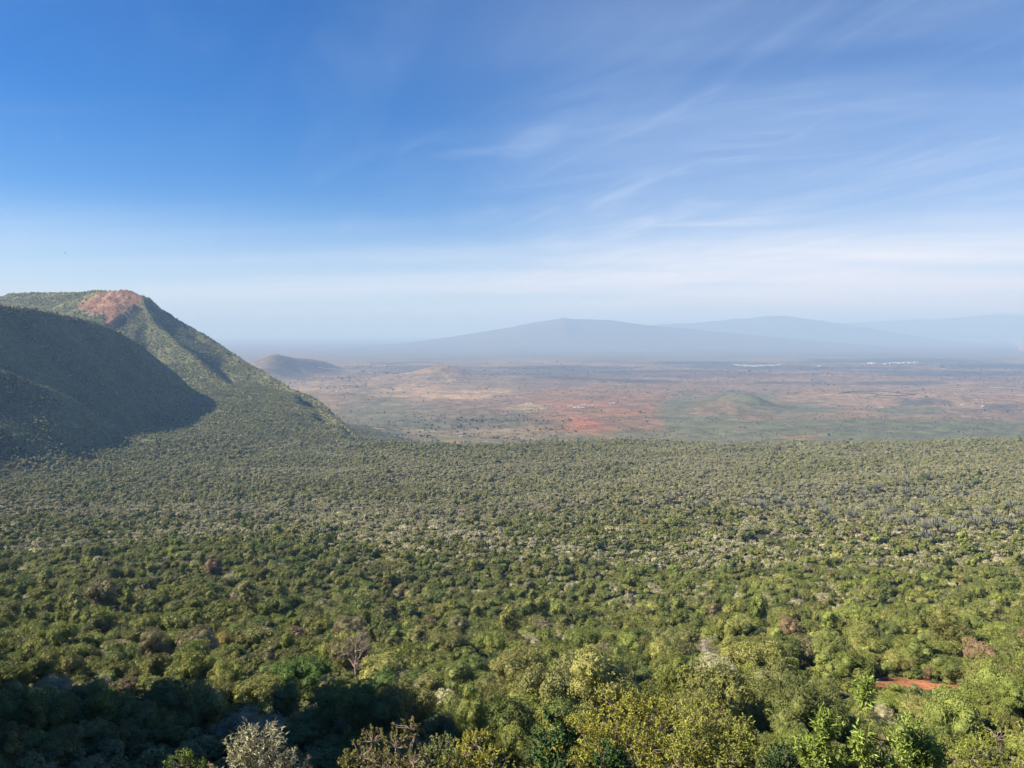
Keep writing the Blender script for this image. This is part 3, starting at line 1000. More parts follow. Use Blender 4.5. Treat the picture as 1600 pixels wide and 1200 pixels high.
for (x_, y_, z_, R_) in special_trees:
    d_ = np.hypot(AX - x_, AY - y_)
    # nothing on the spot itself and nothing tall right in front of it
    keep &= d_ > R_ * 0.9 + 0.62 * RAD
    front = (np.abs(AX - x_ * AY / y_) < R_ * 0.8) & (AY < y_) & (AY > y_ - R_ * 3.0)
    keep &= ~(front & (RAD > 2.4))
DEAD = ground_at_pixel(556, 1062)
keep &= np.hypot(AX - DEAD[0], AY - DEAD[1]) > 4.5
keep &= ~((np.abs(AX - DEAD[0] * AY / DEAD[1]) < 4.5) & (AY < DEAD[1]) & (AY > DEAD[1] - 13))
# candelabra trees
EU = [(480, 290), (512, 297), (620, 292), (670, 285), (755, 290), (800, 350), (885, 335), (850, 215), (1024, 362), (1110, 375), (1190, 385), (1240, 385),
      (1290, 405), (1345, 345), (1440, 320), (1405, 372), (1545, 372), (1190, 430), (1050, 310), (990, 215), (1110, 190), (1240, 200), (1105, 235), (452, 275),
      (575, 270), (268, 290), (955, 290), (1220, 275), (1545, 290), (1172, 235), (1320, 215), (125, 262), (770, 320), (1150, 320), (1590, 330), (1480, 370), (930, 240), (1030, 330)]
eu_pts = []
for ex, ey in EU:
    eu_pts.append(ground_at_pixel(1000 + ex * 0.375, 680 + ey * 0.375 + 8))
for (x_, y_, z_) in eu_pts:
    keep &= np.hypot((AX - x_ - 3) / 1.3, AY - y_) > 6.5
    keep &= ~((np.abs(AX - x_ * AY / y_) < 5.5) & (AY < y_) & (AY > y_ - 26) & (RAD > 2.2))
sel = lambda a: a[keep]
AX, AY, AZ, on_hill, tint, RAD, shape, HS, ROT, species, brown, lime = map(sel, (AX, AY, AZ, on_hill, tint, RAD, shape, HS, ROT, species, brown, lime))
n = len(AX)
dist = np.hypot(AX, AY)

# ---------------------------------------------------------------- the nearest 300 of each kind as trees of their own
pxs = CX + F_PX * AX / AY / 1.0
zz = AZ + RAD * 1.2
bz = (-zz / AY - math.tan(PITCH)) / (1 + (-zz / AY) * math.tan(PITCH))
pys = CY + F_PX * bz
pxs = CX + F_PX * AX / (AY * math.cos(PITCH) - zz * math.sin(PITCH))
inframe = (pxs > 4) & (pxs < 1596) & (pys < 1165) & (AY > 60)
size_px = RAD / AY
single = np.zeros(n, bool)


def zone_name(px_, py_):
    row = ("upslope" if py_ < 960 else "midslope" if py_ < 1010 else "downslope" if py_ < 1075 else "behind front bushes")
    if px_ < 520 and py_ > 1062:
        row = "in black shade"
    colm = ("at far left" if px_ < 130 else "left of the brown trees" if px_ < 260 else "below the olive domes" if px_ < 420 else "left of the dead tree" if px_ < 540 else "right of the dead tree" if px_ < 660
            else "near the tall pale tree" if px_ < 780 else "at mid picture" if px_ < 930 else "right of mid picture" if px_ < 1080 else "left of the pinkish tree" if px_ < 1240
            else "before the red earth" if px_ < 1380 else "by the red earth" if px_ < 1500 else "at far right")
    return row + " " + colm


def zone_name_old(px_, py_):
    if px_ < 520 and py_ > 1062:
        return "in the black shade of the hollow at lower left"
    row = ("high on the open slope" if py_ < 960 else "on the sunlit middle slope" if py_ < 1010 else "on the slope just above the front bushes" if py_ < 1075 else "close behind the front bushes")
    colm = ("at far left" if px_ < 200 else "left of the dead tree" if px_ < 500 else "near the dead tree" if px_ < 640 else "below mid picture" if px_ < 820
            else "right of mid picture" if px_ < 1050 else "left of the pinkish dry tree" if px_ < 1240 else "around the red earth clearing" if px_ < 1480 else "at far right")
    return row + " " + colm


def tint_word(t, sp, br):
    if br: return "brown"
    if sp: return "pale beige" if t.sum() > 0.86 else "dull grey"
    if t[1] > 0.185: return "lime green"
    if t[1] > 0.145: return "yellowish green"
    if t[1] > 0.11: return "mid green"
    return "dark green"


ORD = ["leftmost", "second from left", "third from left", "fourth from left", "fifth from left", "sixth from left", "seventh from left", "eighth from left", "ninth from left", "tenth from left", "eleventh from left", "twelfth from left", "thirteenth from left"]
AN = g.uniform(0.82, 1.22, n)
for sp, nm_, cat_, grp in ((0, "bushy_tree", "tree", "green trees of the thicket nearest the viewpoint"), (1, "silvery_shrub", "shrub", "pale silvery shrubs scattered through the thicket")):
    cand = np.where(inframe & (species == sp))[0]
    order = cand[np.argsort(-size_px[cand])][:265 if sp == 0 else 285]
    labs = {}
    for i in order:
        single[i] = True
        szw = "large" if RAD[i] > 3.4 else "small" if RAD[i] < 2.3 else "middling"
        kd, j = SHAPES[shape[i]]
        shp = {"round": "rounded", "flat": "flat topped", "billow": "billowy", "tall": "upright"}[kd]
        labs.setdefault(f"{szw} {shp} {tint_word(tint[i], sp, brown[i])} {cat_} {zone_name(pxs[i], pys[i])}", []).append(i)
    for lab_, ids in labs.items():
        ids.sort(key=lambda q: pxs[q])
        for q, i in enumerate(ids):
            full = lab_
            if len(ids) == 2:
                full = ("left " if q == 0 else "right ") + lab_
            elif len(ids) == 3:
                full = ("left ", "middle ", "right ")[q] + lab_
            elif len(ids) > 3:
                full = (ORD[q] if q < len(ids) - 1 and q < 13 else "rightmost") + " " + lab_
            kd, j = SHAPES[shape[i]]
            r_ = plant_tree(nm_, kd, j, (AX[i], AY[i], AZ[i] - 0.25), RAD[i], HS[i], ROT[i], tint[i], full, cat_, grp)
            r_.scale = (RAD[i] * AN[i], RAD[i] / AN[i], RAD[i] * HS[i])

# ---------------------------------------------------------------- the rest of the thicket: one mass
def scatter(name, label, protos, px3, rot, scl, pid, tints, gname):
    """one object holding crown shapes and points; its node tree sets a crown on every point"""
    Vs, Fs, Ls, ID = [], [], [], []
    off = 0
    for k_, (V, F, lv) in enumerate(protos):
        Vs.append(V); Fs.append(F + off); Ls.append(lv); ID.append(np.full(len(V), k_)); off += len(V)
    m_ = len(px3)
    V = np.concatenate(Vs + [px3]); F = np.concatenate(Fs)
    LV = np.concatenate(Ls + [np.zeros(m_)])
    pidf = np.concatenate(ID + [pid + 1000]).astype(np.float32)
    z_ = np.zeros((off, 3))
    o = new_mesh(name, V, F, MLEAF, attrs={"leaf": LV, "pid": pidf, "tint": np.concatenate([z_, tints])})
    me = o.data
    a1 = me.attributes.new("rz", 'FLOAT', 'POINT'); a1.data.foreach_set("value", np.concatenate([np.zeros(off), rot]).astype(np.float32))
    a2 = me.attributes.new("scl", 'FLOAT_VECTOR', 'POINT'); a2.data.foreach_set("vector", np.concatenate([z_, scl]).astype(np.float32).ravel())
    ng = bpy.data.node_groups.new(gname, 'GeometryNodeTree')
    ng.interface.new_socket("Geometry", in_out='INPUT', socket_type='NodeSocketGeometry')
    ng.interface.new_socket("Geometry", in_out='OUTPUT', socket_type='NodeSocketGeometry')
    nd, lk = ng.nodes, ng.links
    gi, go = nd.new("NodeGroupInput"), nd.new("NodeGroupOutput")

    def named(nm2, dt):
        q = nd.new("GeometryNodeInputNamedAttribute"); q.data_type = dt; q.inputs[0].default_value = nm2
        return q.outputs[0]

    pa = named("pid", 'FLOAT')

    def eq(val_):
        c = nd.new("FunctionNodeCompare"); c.data_type = 'FLOAT'; c.operation = 'EQUAL'
        lk.new(pa, c.inputs[0]); c.inputs[1].default_value = val_; c.inputs["Epsilon"].default_value = 0.1
        return c.outputs[0]

    cb = nd.new("ShaderNodeCombineXYZ")
    lk.new(named("rz", 'FLOAT'), cb.inputs[2])
    sv_ = named("scl", 'FLOAT_VECTOR')
    jn = nd.new("GeometryNodeJoinGeometry")
    for k_ in range(len(protos)):
        sg = nd.new("GeometryNodeSeparateGeometry"); sg.domain = 'POINT'
        lk.new(gi.outputs[0], sg.inputs[0]); lk.new(eq(float(k_)), sg.inputs[1])
        rmv = nd.new("GeometryNodeRemoveAttribute"); rmv.inputs["Name"].default_value = "tint"
        lk.new(sg.outputs[0], rmv.inputs[0])
        sp_ = nd.new("GeometryNodeSeparateGeometry"); sp_.domain = 'POINT'
        lk.new(gi.outputs[0], sp_.inputs[0]); lk.new(eq(1000.0 + k_), sp_.inputs[1])
        mp_ = nd.new("GeometryNodeMeshToPoints")
        lk.new(sp_.outputs[0], mp_.inputs[0])
        io = nd.new("GeometryNodeInstanceOnPoints")
        lk.new(mp_.outputs[0], io.inputs["Points"]); lk.new(rmv.outputs[0], io.inputs["Instance"])
        lk.new(cb.outputs[0], io.inputs["Rotation"]); lk.new(sv_, io.inputs["Scale"])
        lk.new(io.outputs[0], jn.inputs[0])
    lk.new(jn.outputs[0], go.inputs[0])
    md = o.modifiers.new("scatter", 'NODES'); md.node_group = ng
    tag(o, label, name, kind="stuff")
    return o


def lod(n_cards, size, core=True):
    res = []
    for kind, j in SHAPES:
        sd2 = 100 * {"round": 1, "flat": 2, "billow": 3, "tall": 4}[kind] + j + 5000
        V, F, lv, C, rl = crown_geo(sd2, n_cards, size, kind, 16, core, 7 if n_cards > 1000 else 3 if n_cards > 300 else 0)
        res.append((V, F, lv))
    return res


g2 = np.random.default_rng(4242)
ux, uy = [], []
for y0, y1, s_ in ((26, 62, 1.9), (62, 200, 2.7), (200, 620, 3.3)):
    x, y = hexgrid(-0.80 * y1, 0.80 * y1, y0, y1, s_, g2)
    k = np.abs(x) < 0.78 * y + 10
    ux.append(x[k]); uy.append(y[k])
ux, uy = np.concatenate(ux), np.concatenate(uy)
k = np.ones(len(ux), bool)
for (qx, qy, qz), a_, b_ in ((RED_CLEAR[0], 6, 8), (RED_CLEAR[1], 6, 5)):
    k &= np.hypot((ux - qx) / a_, (uy - qy) / b_) > 1.0
    k &= ~((np.abs(ux - qx * uy / qy) < a_ * uy / qy) & (uy < qy) & (gz(ux, uy) + 1.3 > qz * uy / qy))
    print('clear', qx, qy, qz)
ux, uy = ux[k], uy[k]
m_u = len(ux)
ur = g2.uniform(0.8, 1.5, m_u) * (1 - 0.25 * (uy < 62))
utn = rand_tint(g2, [GREENS[0], GREENS[2], OLIVES[1], GREENS[4]], m_u, ux, uy)
rest = ~single
P3 = np.stack([AX, AY, AZ - 0.25], 1)
SC3 = np.stack([RAD * AN, RAD / AN, RAD * HS], 1)
hill_m = rest & on_hill
near_m = rest & ~on_hill & (AY < 520)
far_m = rest & ~on_hill & (AY >= 520)
for nm_, lab_, m_, pr, gn in (("thicket", "dense mixed thicket of green and silvery bushes covering the nearer slope", near_m, lod(5000, 0.085), "near_thicket"),
                              ("thicket", "distant grey green thicket reaching the lip of the shelf", far_m, lod(700, 0.21), "far_thicket"),
                              ("bushland", "low dark bush clothing the escarpment slopes on the left", hill_m, lod(260, 0.34), "hill_bush")):
    print(nm_, gn, int(m_.sum()))
    scatter(nm_, lab_, pr, P3[m_], ROT[m_], SC3[m_], shape[m_], tint[m_], gn)


scatter("undergrowth", "low undergrowth filling the gaps between the nearer trees", lod(900, 0.16)[:6], np.stack([ux, uy, gz(ux, uy) - 0.25], 1), g2.uniform(0, 6.28, m_u),
        np.stack([ur * 1.25, ur * 1.1, ur * g2.uniform(0.7, 1.2, m_u)], 1), g2.integers(0, 6, m_u), utn, "undergrowth_points")

# ---------------------------------------------------------------- cactus-like candelabra trees on the right
def candelabra_geo(seed):
    g = np.random.default_rng(seed)
    tr, arms = Geo(), Geo()
    h0 = g.uniform(2.0, 2.8)
    v, f = tube([(0, 0, -0.4), (0.05, 0, h0 * 0.5), (0, 0.05, h0), (0, 0, h0 + 0.8)], [0.42, 0.34, 0.30, 0.22], 7)
    tr.add(v, f)
    for k in range(46):
        a_ = g.uniform(0, 2 * np.pi)
        ro = g.uniform(0.3, 1.0) ** 0.7 * 3.4
        z1 = h0 + g.uniform(-0.5, 0.8)
        top = 7.2 - 0.12 * ro * ro + g.uniform(-0.5, 0.4)
        c, s_ = math.cos(a_), math.sin(a_)
        pts = [(0, 0, z1), (c * ro * 0.55, s_ * ro * 0.55, z1 + 0.5 + 0.2 * ro), (c * ro * 0.88, s_ * ro * 0.88, z1 + 1.5), (c * ro, s_ * ro, (z1 + top) / 2 + 0.6), (c * ro * 1.02, s_ * ro * 1.02, top)]
        v, f = tube(pts, [0.13, 0.13, 0.14, 0.15, 0.06], 5)
        arms.add(v, f)
        if g.random() < 0.7:
            q = np.array(pts[2]); e = np.array([c * ro * 1.25 + g.normal() * 0.3, s_ * ro * 1.25 + g.normal() * 0.3, top - g.uniform(0.5, 1.4)])
            v, f = tube([q, q * 0.4 + e * 0.6 + [0, 0, -0.5], e], [0.10, 0.13, 0.06], 5)
            arms.add(v, f)
    return tr, arms


EUM = []
for k in range(4):
    tr, arms = candelabra_geo(900 + k)
    t_ = tr.build("trunk", MBARK, smooth=True); a_ = arms.build("crown", MEUPH, smooth=True)
    EUM.append((t_.data, a_.data))
    bpy.data.objects.remove(t_); bpy.data.objects.remove(a_)
eu_sorted = sorted(range(len(EU)), key=lambda q: (EU[q][1] // 60, EU[q][0]))
rown = {}
for q in eu_sorted:
    rown.setdefault(EU[q][1] // 60, []).append(q)
roww = ["", "", "", "third", "fourth", "fifth", "lowest"]
rk = sorted(rown)
nth = ["first", "second", "third", "fourth", "fifth", "sixth", "seventh", "eighth", "ninth", "tenth", "eleventh", "twelfth", "thirteenth", "fourteenth", "fifteenth", "sixteenth"]
for ri, kk in enumerate(rk):
    for ci, q in enumerate(rown[kk]):
        x_, y_, z_ = eu_pts[q]
        r = empty("candelabra_tree", (x_, y_, float(gz(x_, y_)) - 0.2), random.uniform(0, 6.28), random.uniform(1.55, 2.0))
        rw = "farthest" if ri == 0 else "nearest" if ri == len(rk) - 1 else nth[ri] + " farthest"
        tag(r, f"grey green candelabra tree, {nth[ci]} from left in the {rw} row on the right slope", "tree", "candelabra trees standing out of the thicket")
        for nm_, me in zip(("trunk", "crown"), EUM[q % 4]):
            c = bpy.data.objects.new(nm_, me); COL.objects.link(c); c.parent = r


# ---------------------------------------------------------------- bare tree at the edge of the hollow
def dead_tree():
    g = np.random.default_rng(404)
    x_, y_, _ = DEAD
    root = empty("dead_tree", (x_, y_, float(gz(x_, y_)) - 0.2), 0.0, 1.2)
    tag(root, "bare dead tree with pinkish grey branches beside the dark hollow", "tree")
    tr = Geo()
    pts = [(0, 0, 0), (0.1, 0, 1.4), (-0.1, 0.1, 2.8), (0.2, 0, 4.2), (0.1, 0.1, 6.0), (-0.2, 0, 7.6)]
    v, f = tube(pts, [0.34, 0.28, 0.24, 0.17, 0.10, 0.04], 7)
    tr.add(v, f)
    tr.build("trunk", MBARE, root, True)

    def grow(G, p, d, L, r, lev):
        e = p + d * L
        m = (p + e) / 2 + g.normal(size=3) * L * 0.09
        v, f = tube([p, m, e], [r, r * 0.8, r * 0.58], 4 if lev > 1 else 5)
        G.add(v, f)
        if lev >= 5:
            return
        for _ in range(3 if lev < 4 else 2):
            nd = unit(d + g.normal(size=3) * 0.55 + np.array([0, 0, 0.08]))
            s0 = p + (e - p) * g.uniform(0.45, 1.0)
            grow(G, s0, nd, L * g.uniform(0.58, 0.85), max(r * 0.55, 0.016), lev + 1)

    for k in range(9):
        G = Geo()
        a_ = k * 2.4
        z0 = 1.6 + k * 0.55
        d = unit(np.array([math.cos(a_), math.sin(a_), 0.55 + 0.08 * k]))
        grow(G, np.array([0, 0, z0]), d, 2.3 - 0.10 * k, 0.13 - 0.008 * k, 1)
        G.build("branch", MBARE, root, True)


dead_tree()


# ---------------------------------------------------------------- shrubs right in front of the viewpoint
def leaf_blades(g, P, D, Nr, L, W):
    n_ = len(P)
    w = unit(np.cross(D, Nr)); nn_ = np.cross(w, D)
    L = np.broadcast_to(L, (n_,))[:, None]; W = np.broadcast_to(W, (n_,))[:, None]
    a = P; b_ = P + D * L * 0.5 + w * W / 2 + nn_ * W * 0.18; c = P + D * L - nn_ * L * 0.10; d = P + D * L * 0.5 - w * W / 2 + nn_ * W * 0.18
    V = np.stack([a, b_, c, d], 1).reshape(-1, 3)
    i = np.arange(n_)[:, None] * 4
    return V, np.concatenate([i + np.array([[0, 1, 2]]), i + np.array([[0, 2, 3]])], 0)


def front_plant(name, label, cat, px_, top_py, w_px, depth, tint, tips=500, leaves=14, leaf=(0.09, 0.04), ch=2.6, seed=1, peaks=6, stems=8, tipstem=0.25,
                cone=1.0, heads=None, bark=None, spreadleaf=0.9, bare=0.0, mat=None, flat=0.75, fill=0.5):
    g = np.random.default_rng(seed)
    x0, y0, zt = pl(px_, top_py, depth)
    zg = float(gz(x0, y0))
    hw = w_px / 2 / F_PX * depth
    root = empty(name, (x0, y0, zg - 0.15))
    tag(root, label, cat)
    H = zt - zg
    # a crown of several rounded heads under one dome
    pk = np.stack([g.uniform(-0.8, 0.8, peaks) * hw, g.uniform(-0.8, 0.8, peaks) * hw * 0.8, np.zeros(peaks)], 1)
    pk[0, :2] = 0
    rr_ = np.hypot(pk[:, 0], pk[:, 1]) / hw
    pr = g.uniform(0.32, 0.5, peaks) * hw
    pk[:, 2] = H - pr * 0.9 - (rr_ ** 1.6) * ch * 0.55 * flat - g.uniform(0, 0.15, peaks) * ch
    pk[0, 2] = H - pr[0] * 0.9
    lo = pk.copy(); lo[:, 2] -= ch * 0.42; lo[:, :2] *= 1.08
    low = pk.copy(); low[:, 2] -= ch * 0.8; low[:, :2] *= 1.02
    C = np.concatenate([pk, lo, low]); CR = np.concatenate([pr, pr * 1.05, pr * 0.95])
    k = g.choice(len(C), tips, p=CR ** 2 / (CR ** 2).sum())
    d = unit(g.normal(size=(tips, 3)) + np.array([0, 0, 0.5]))
    rad_ = g.uniform(fill, 1.0, (tips, 1)) ** 0.5
    T = C[k] + d * CR[k][:, None] * rad_ * np.array([1, 1, cone])
    T[:, 2] = np.minimum(T[:, 2], H + 0.05)
    td = unit(d * 0.7 + np.array([0, 0, 0.7]) + g.normal(size=d.shape) * 0.25)
    # stems
    S = Geo()
    nodes = []
    for q in range(stems):
        tgt = C[q % peaks] * np.array([0.9, 0.9, 1]) if q < peaks else C[g.integers(0, len(C))]
        b0 = np.array([g.normal() * 0.12, g.normal() * 0.12, 0])
        p = bend(b0, tgt, g, 7, 0.035)
        v, f = tube(p, np.linspace(0.035, 0.010, len(p)) * (0.6 + 0.06 * H), 5)
        S.add(v, f)
        nodes.append(p[3:])
    nodes = np.concatenate(nodes)
    tw = g.random(tips) < tipstem
    for q in np.where(tw)[0]:
        dd = np.linalg.norm(nodes - T[q], axis=1) + np.maximum(0, nodes[:, 2] - T[q][2]) * 2
        s0 = nodes[np.argmin(dd)]
        v, f = tube(bend(s0, T[q], g, 3, 0.06), [0.012, 0.009, 0.007, 0.005], 3)
        S.add(v, f)
    S.build("stem", bark or MBARK, root, True)
    # leaves in tufts at the tips
    leafy = g.random(tips) >= bare
    Tl, tdl = T[leafy], td[leafy]
    m_ = len(Tl)
    P = np.repeat(Tl, leaves, 0); D0 = np.repeat(tdl, leaves, 0)
    off = g.uniform(-1, 0.1, (m_ * leaves, 1))
    D = unit(D0 * (1 - spreadleaf * 0.5) + g.normal(size=P.shape) * spreadleaf * 0.75)
    P = P + D0 * off * leaf[0] * 2.2
    up = unit(D0 + g.normal(size=P.shape) * 0.35 + np.array([-0.15, -0.1, 0.3]))
    L = leaf[0] * g.uniform(0.65, 1.25, len(P)); W = leaf[1] * g.uniform(0.7, 1.2, len(P))
    V, F = leaf_blades(g, P, D, up, L, W)
    tone = np.repeat(np.repeat(g.uniform(-0.25, 0.25, m_), leaves), 4)
    lv = np.clip(0.5 + tone + np.repeat(g.uniform(-0.25, 0.25, len(P)), 4), 0, 1)
    c = new_mesh("crown", V, F, mat or MLEAF, parent=root, attrs={"leaf": lv})
    c["tint"] = [float(q) for q in tint]
    if heads:
        nh, tn_ = heads
        q = g.choice(tips, nh)
        P = np.repeat(T[q], 10, 0) + np.repeat(td[q], 10, 0) * 0.06 + g.normal(size=(nh * 10, 3)) * 0.03
        D = unit(np.repeat(td[q], 10, 0) + g.normal(size=P.shape) * 0.5)
        V, F = leaf_blades(g, P, D, unit(g.normal(size=P.shape)), 0.05, 0.03)
        c = new_mesh("flower_head", V, F, MLEAF, parent=root, attrs={"leaf": np.full(len(V), 0.5)})
        c["tint"] = [float(x) for x in tn_]
    return root


front_plant("feathery_shrub", "low bright green feathery shrub at the bottom, left of the silvery shrub", "shrub", 285, 1163, 130, 16, (0.16, 0.22, 0.045), 420, 16, (0.075, 0.03), 1.6, 31, 6, flat=0.9)
front_plant("silvery_shrub", "silvery leaved shrub with brown flower heads at the bottom edge", "shrub", 396, 1118, 175, 15, (0.40, 0.40, 0.26), 950, 13, (0.095, 0.028), 2.0, 32, 13, heads=(170, (0.36, 0.24, 0.14)), cone=1.7, flat=1.5, fill=0.15)
front_plant("tufted_shrub", "stemmy shrub with yellowish leaf tufts on bare grey stems at the bottom", "shrub", 640, 1112, 120, 17, (0.25, 0.24, 0.085), 260, 22, (0.055, 0.026), 2.2, 33, 6, 12, 1.0, flat=1.2, cone=1.5, bark=MBARE, fill=0.2)
front_plant("tufted_shrub", "left half of the tufted bushes, sloping down into the dark hollow", "shrub", 582, 1128, 110, 17.5, (0.24, 0.23, 0.08), 330, 20, (0.055, 0.026), 2.0, 34, 6, 10, 0.8, flat=1.4, cone=1.2, bark=MBARE)
front_plant("yellow_shrub", "small yellowish bush at the bottom edge, left of the tufted bushes", "shrub", 545, 1160, 90, 17, (0.25, 0.25, 0.075), 260, 18, (0.06, 0.03), 1.6, 35, 5, 8, 0.6, flat=1.2)
front_plant("yellow_shrub", "dense olive yellow bush at the bottom between tufted bushes and dark plant", "shrub", 745, 1128, 190, 21, (0.35, 0.35, 0.065), 1100, 16, (0.075, 0.04), 2.6, 36, 9, 10, 0.3, flat=1.2, bark=MBARE)
front_plant("yellow_shrub", "grey green bush behind the tufted bushes at the bottom", "shrub", 690, 1140, 110, 20, (0.25, 0.29, 0.11), 520, 16, (0.065, 0.032), 2.2, 46, 6, 8, 0.3, flat=1.0)
front_plant("olive_tree", "tallest yellow olive tree of the front row, lit on its left", "tree", 960, 1062, 230, 27, (0.35, 0.35, 0.065), 1700, 18, (0.105, 0.055), 3.8, 37, 11, 14, 0.3, flat=0.7, bark=MBARE)
front_plant("olive_tree", "olive coloured tree with pale stems, right of the tallest olive tree", "tree", 1085, 1085, 200, 26, (0.31, 0.33, 0.075), 1400, 18, (0.10, 0.05), 3.4, 38, 10, 14, 0.35, flat=0.7, bark=MBARE)
front_plant("olive_tree", "small rounded olive tree ending the front row on its right", "tree", 1165, 1112, 110, 25, (0.25, 0.28, 0.07), 700, 16, (0.10, 0.05), 2.8, 39, 7, 8, 0.35, flat=0.9)
front_plant("shade_tinted_shrub", "dark green broad leaved plant, shade put into its tint, in front of the olive tree", "shrub", 868, 1088, 130, 13.5, (0.055, 0.115, 0.035), 520, 16, (0.085, 0.05), 2.4, 40, 8, 8, 0.4, flat=1.0)  # sun reaches this plant; its shade is painted into the dark leaf tint
front_plant("shade_tinted_shrub", "dark green plant, shade put into its tint, at the bottom right of the first", "shrub", 945, 1142, 120, 13, (0.05, 0.11, 0.035), 380, 16, (0.085, 0.05), 1.8, 41, 6, 8, 0.4, flat=1.0)  # leaf tint darkened to stand in for shade, like the plant before
front_plant("shade_tinted_shrub", "green bush with shade put into its dark tint, bottom edge between olive trees and lime shrub", "shrub", 1225, 1150, 110, 17, (0.05, 0.095, 0.035), 520, 16, (0.08, 0.045), 2.0, 42, 6, 8, 0.4, flat=1.0)  # dark tint carries the shade right of the olive trees
front_plant("lime_shrub", "tall lime green shrub with long pointed leaves in fans, lower right", "shrub", 1350, 1054, 130, 15, (0.27, 0.36, 0.08), 700, 15, (0.15, 0.042), 2.6, 43, 6, 9, 0.9, flat=2.2, cone=1.4, spreadleaf=1.0, fill=0.2)
front_plant("lime_shrub", "left arm of bright green pointed leaves beside the tall lime shrub", "shrub", 1290, 1100, 100, 15.5, (0.25, 0.34, 0.075), 520, 14, (0.14, 0.04), 2.0, 44, 5, 8, 0.9, flat=1.4, cone=1.2, fill=0.2)
front_plant("lime_shrub", "right part of the pointed leaf shrubs, reaching toward the corner bushes", "shrub", 1425, 1118, 140, 15.5, (0.25, 0.34, 0.08), 700, 14, (0.14, 0.04), 2.0, 45, 6, 9, 0.9, flat=1.2, cone=1.2, fill=0.2)
front_plant("yellow_shrub", "yellow green fine leaved bush in the lower right corner", "shrub", 1560, 1122, 150, 21, (0.28, 0.33, 0.065), 1000, 16, (0.06, 0.03), 2.6, 47, 8, 9, 0.4, flat=0.9, bark=MBARE)
front_plant("yellow_shrub", "olive green bush between pointed leaf shrubs and the corner bush", "shrub", 1480, 1128, 120, 23, (0.24, 0.29, 0.065), 800, 16, (0.065, 0.032), 2.6, 48, 7, 8, 0.3, flat=0.9)
front_plant("yellow_shrub", "short yellow green bush under the tall lime shrub at the bottom", "shrub", 1340, 1150, 160, 19, (0.23, 0.29, 0.06), 700, 16, (0.07, 0.035), 2.0, 49, 8, 8, 0.3, flat=0.8)

# ---------------------------------------------------------------- scrub on the plain
def plain_scrub():
    g = np.random.default_rng(909)
    m = 330000
    Y = 2700 + (g.random(m) ** 0.8) * 9300
    X = g.uniform(-0.72, 0.74, m) * Y
    Z = gz(X, Y)
    gb = grid_at(bush, X, Y)
    wd = grid_at(woods, X, Y)
    nz = fbm(X, Y, 260, 4, 0.6, 71)
    nf = fbm(X, Y, 70, 3, 0.6, 72)
    U_ = CX + F_PX * X / Y
    V_ = HORIZON + F_PX * 450 / Y
    dens = 0.04 + 0.35 * sstep(0.55, 0.70, nz) * sstep(0.4, 0.6, nf)
    green = np.exp(-(((U_ - 745) / 120) ** 2 + ((V_ - 663) / 12) ** 2))
    dens = dens + 0.40 * green * sstep(0.42, 0.6, nf) + 0.5 * gb * sstep(0.35, 0.55, nf)
    dens = dens + 0.55 * (1 - sstep(3200, 3700, Y)) * sstep(0.4, 0.6, nf)
    dens *= 1 - 0.7 * np.exp(-(((U_ - 690) / 90) ** 2 + ((V_ - 618) / 10) ** 2))
    k = (g.random(m) < dens) & (wd < 0.5) & (Z < -330)
    X, Y, Z, gb, green = X[k], Y[k], Z[k], gb[k], green[k]
    m = len(X)
    R_ = np.exp(g.normal(math.log(2.1), 0.42, m)) * (1 + 0.6 * sstep(5000, 9000, Y)) * (1 - 0.35 * gb) * (1 + 0.6 * green)
    tn = rand_tint(g, [(0.075, 0.085, 0.045), (0.060, 0.075, 0.040), (0.10, 0.105, 0.055)], m, X, Y)
    tn = np.where((gb > 0.4)[:, None], rand_tint(g, [(0.15, 0.155, 0.085), (0.12, 0.13, 0.07)], m, X, Y), tn)
    tn = np.where((green > 0.4)[:, None], rand_tint(g, [(0.06, 0.09, 0.035), (0.09, 0.11, 0.045)], m, X, Y), tn)
    print("scrub", m)
    sh = g.integers(0, 6, m)
    scatter("scrub", "dark scattered scrub dotting the open valley plain", lod(150, 0.45)[:6], np.stack([X, Y, Z - 0.3], 1), g.uniform(0, 6.28, m),
            np.stack([R_ * g.uniform(0.9, 1.5, m), R_, R_ * g.uniform(0.7, 1.1, m)], 1), sh, tn, "plain_scrub")


plain_scrub()

# ---------------------------------------------------------------- tracks, hedge and buildings on the plain
MTRACK = plain_material("pale_dust", (0.44, 0.31, 0.20), 0.95, 0.2, 0.02, 0.1)
MRED = plain_material("red_dust", (0.48, 0.21, 0.10), 0.95, 0.2, 0.02, 0.1)
MSAND = plain_material("light_sand", (0.55, 0.45, 0.32), 0.95, 0.2, 0.02, 0.1)
MWHITE = plain_material("white_wall", (0.72, 0.71, 0.67), 0.7, 0.12, 0.5)
MTIN = plain_material("tin_roof", (0.62, 0.63, 0.64), 0.45, 0.15, 0.5, 0.5)
MPLAST = plain_material("greenhouse_film", (0.52, 0.54, 0.56), 0.5, 0.10, 0.2, 0.4)
MDOOR = plain_material("door_paint", (0.10, 0.12, 0.14), 0.6, 0.2, 1.0)


def flat_px(px_, py_):
    """place on the plain seen at a photo pixel"""
    x_, y_, z_ = ground_at_pixel(px_, py_, 2500.0, 60000.0)
    return x_, y_, float(gz(x_, y_))


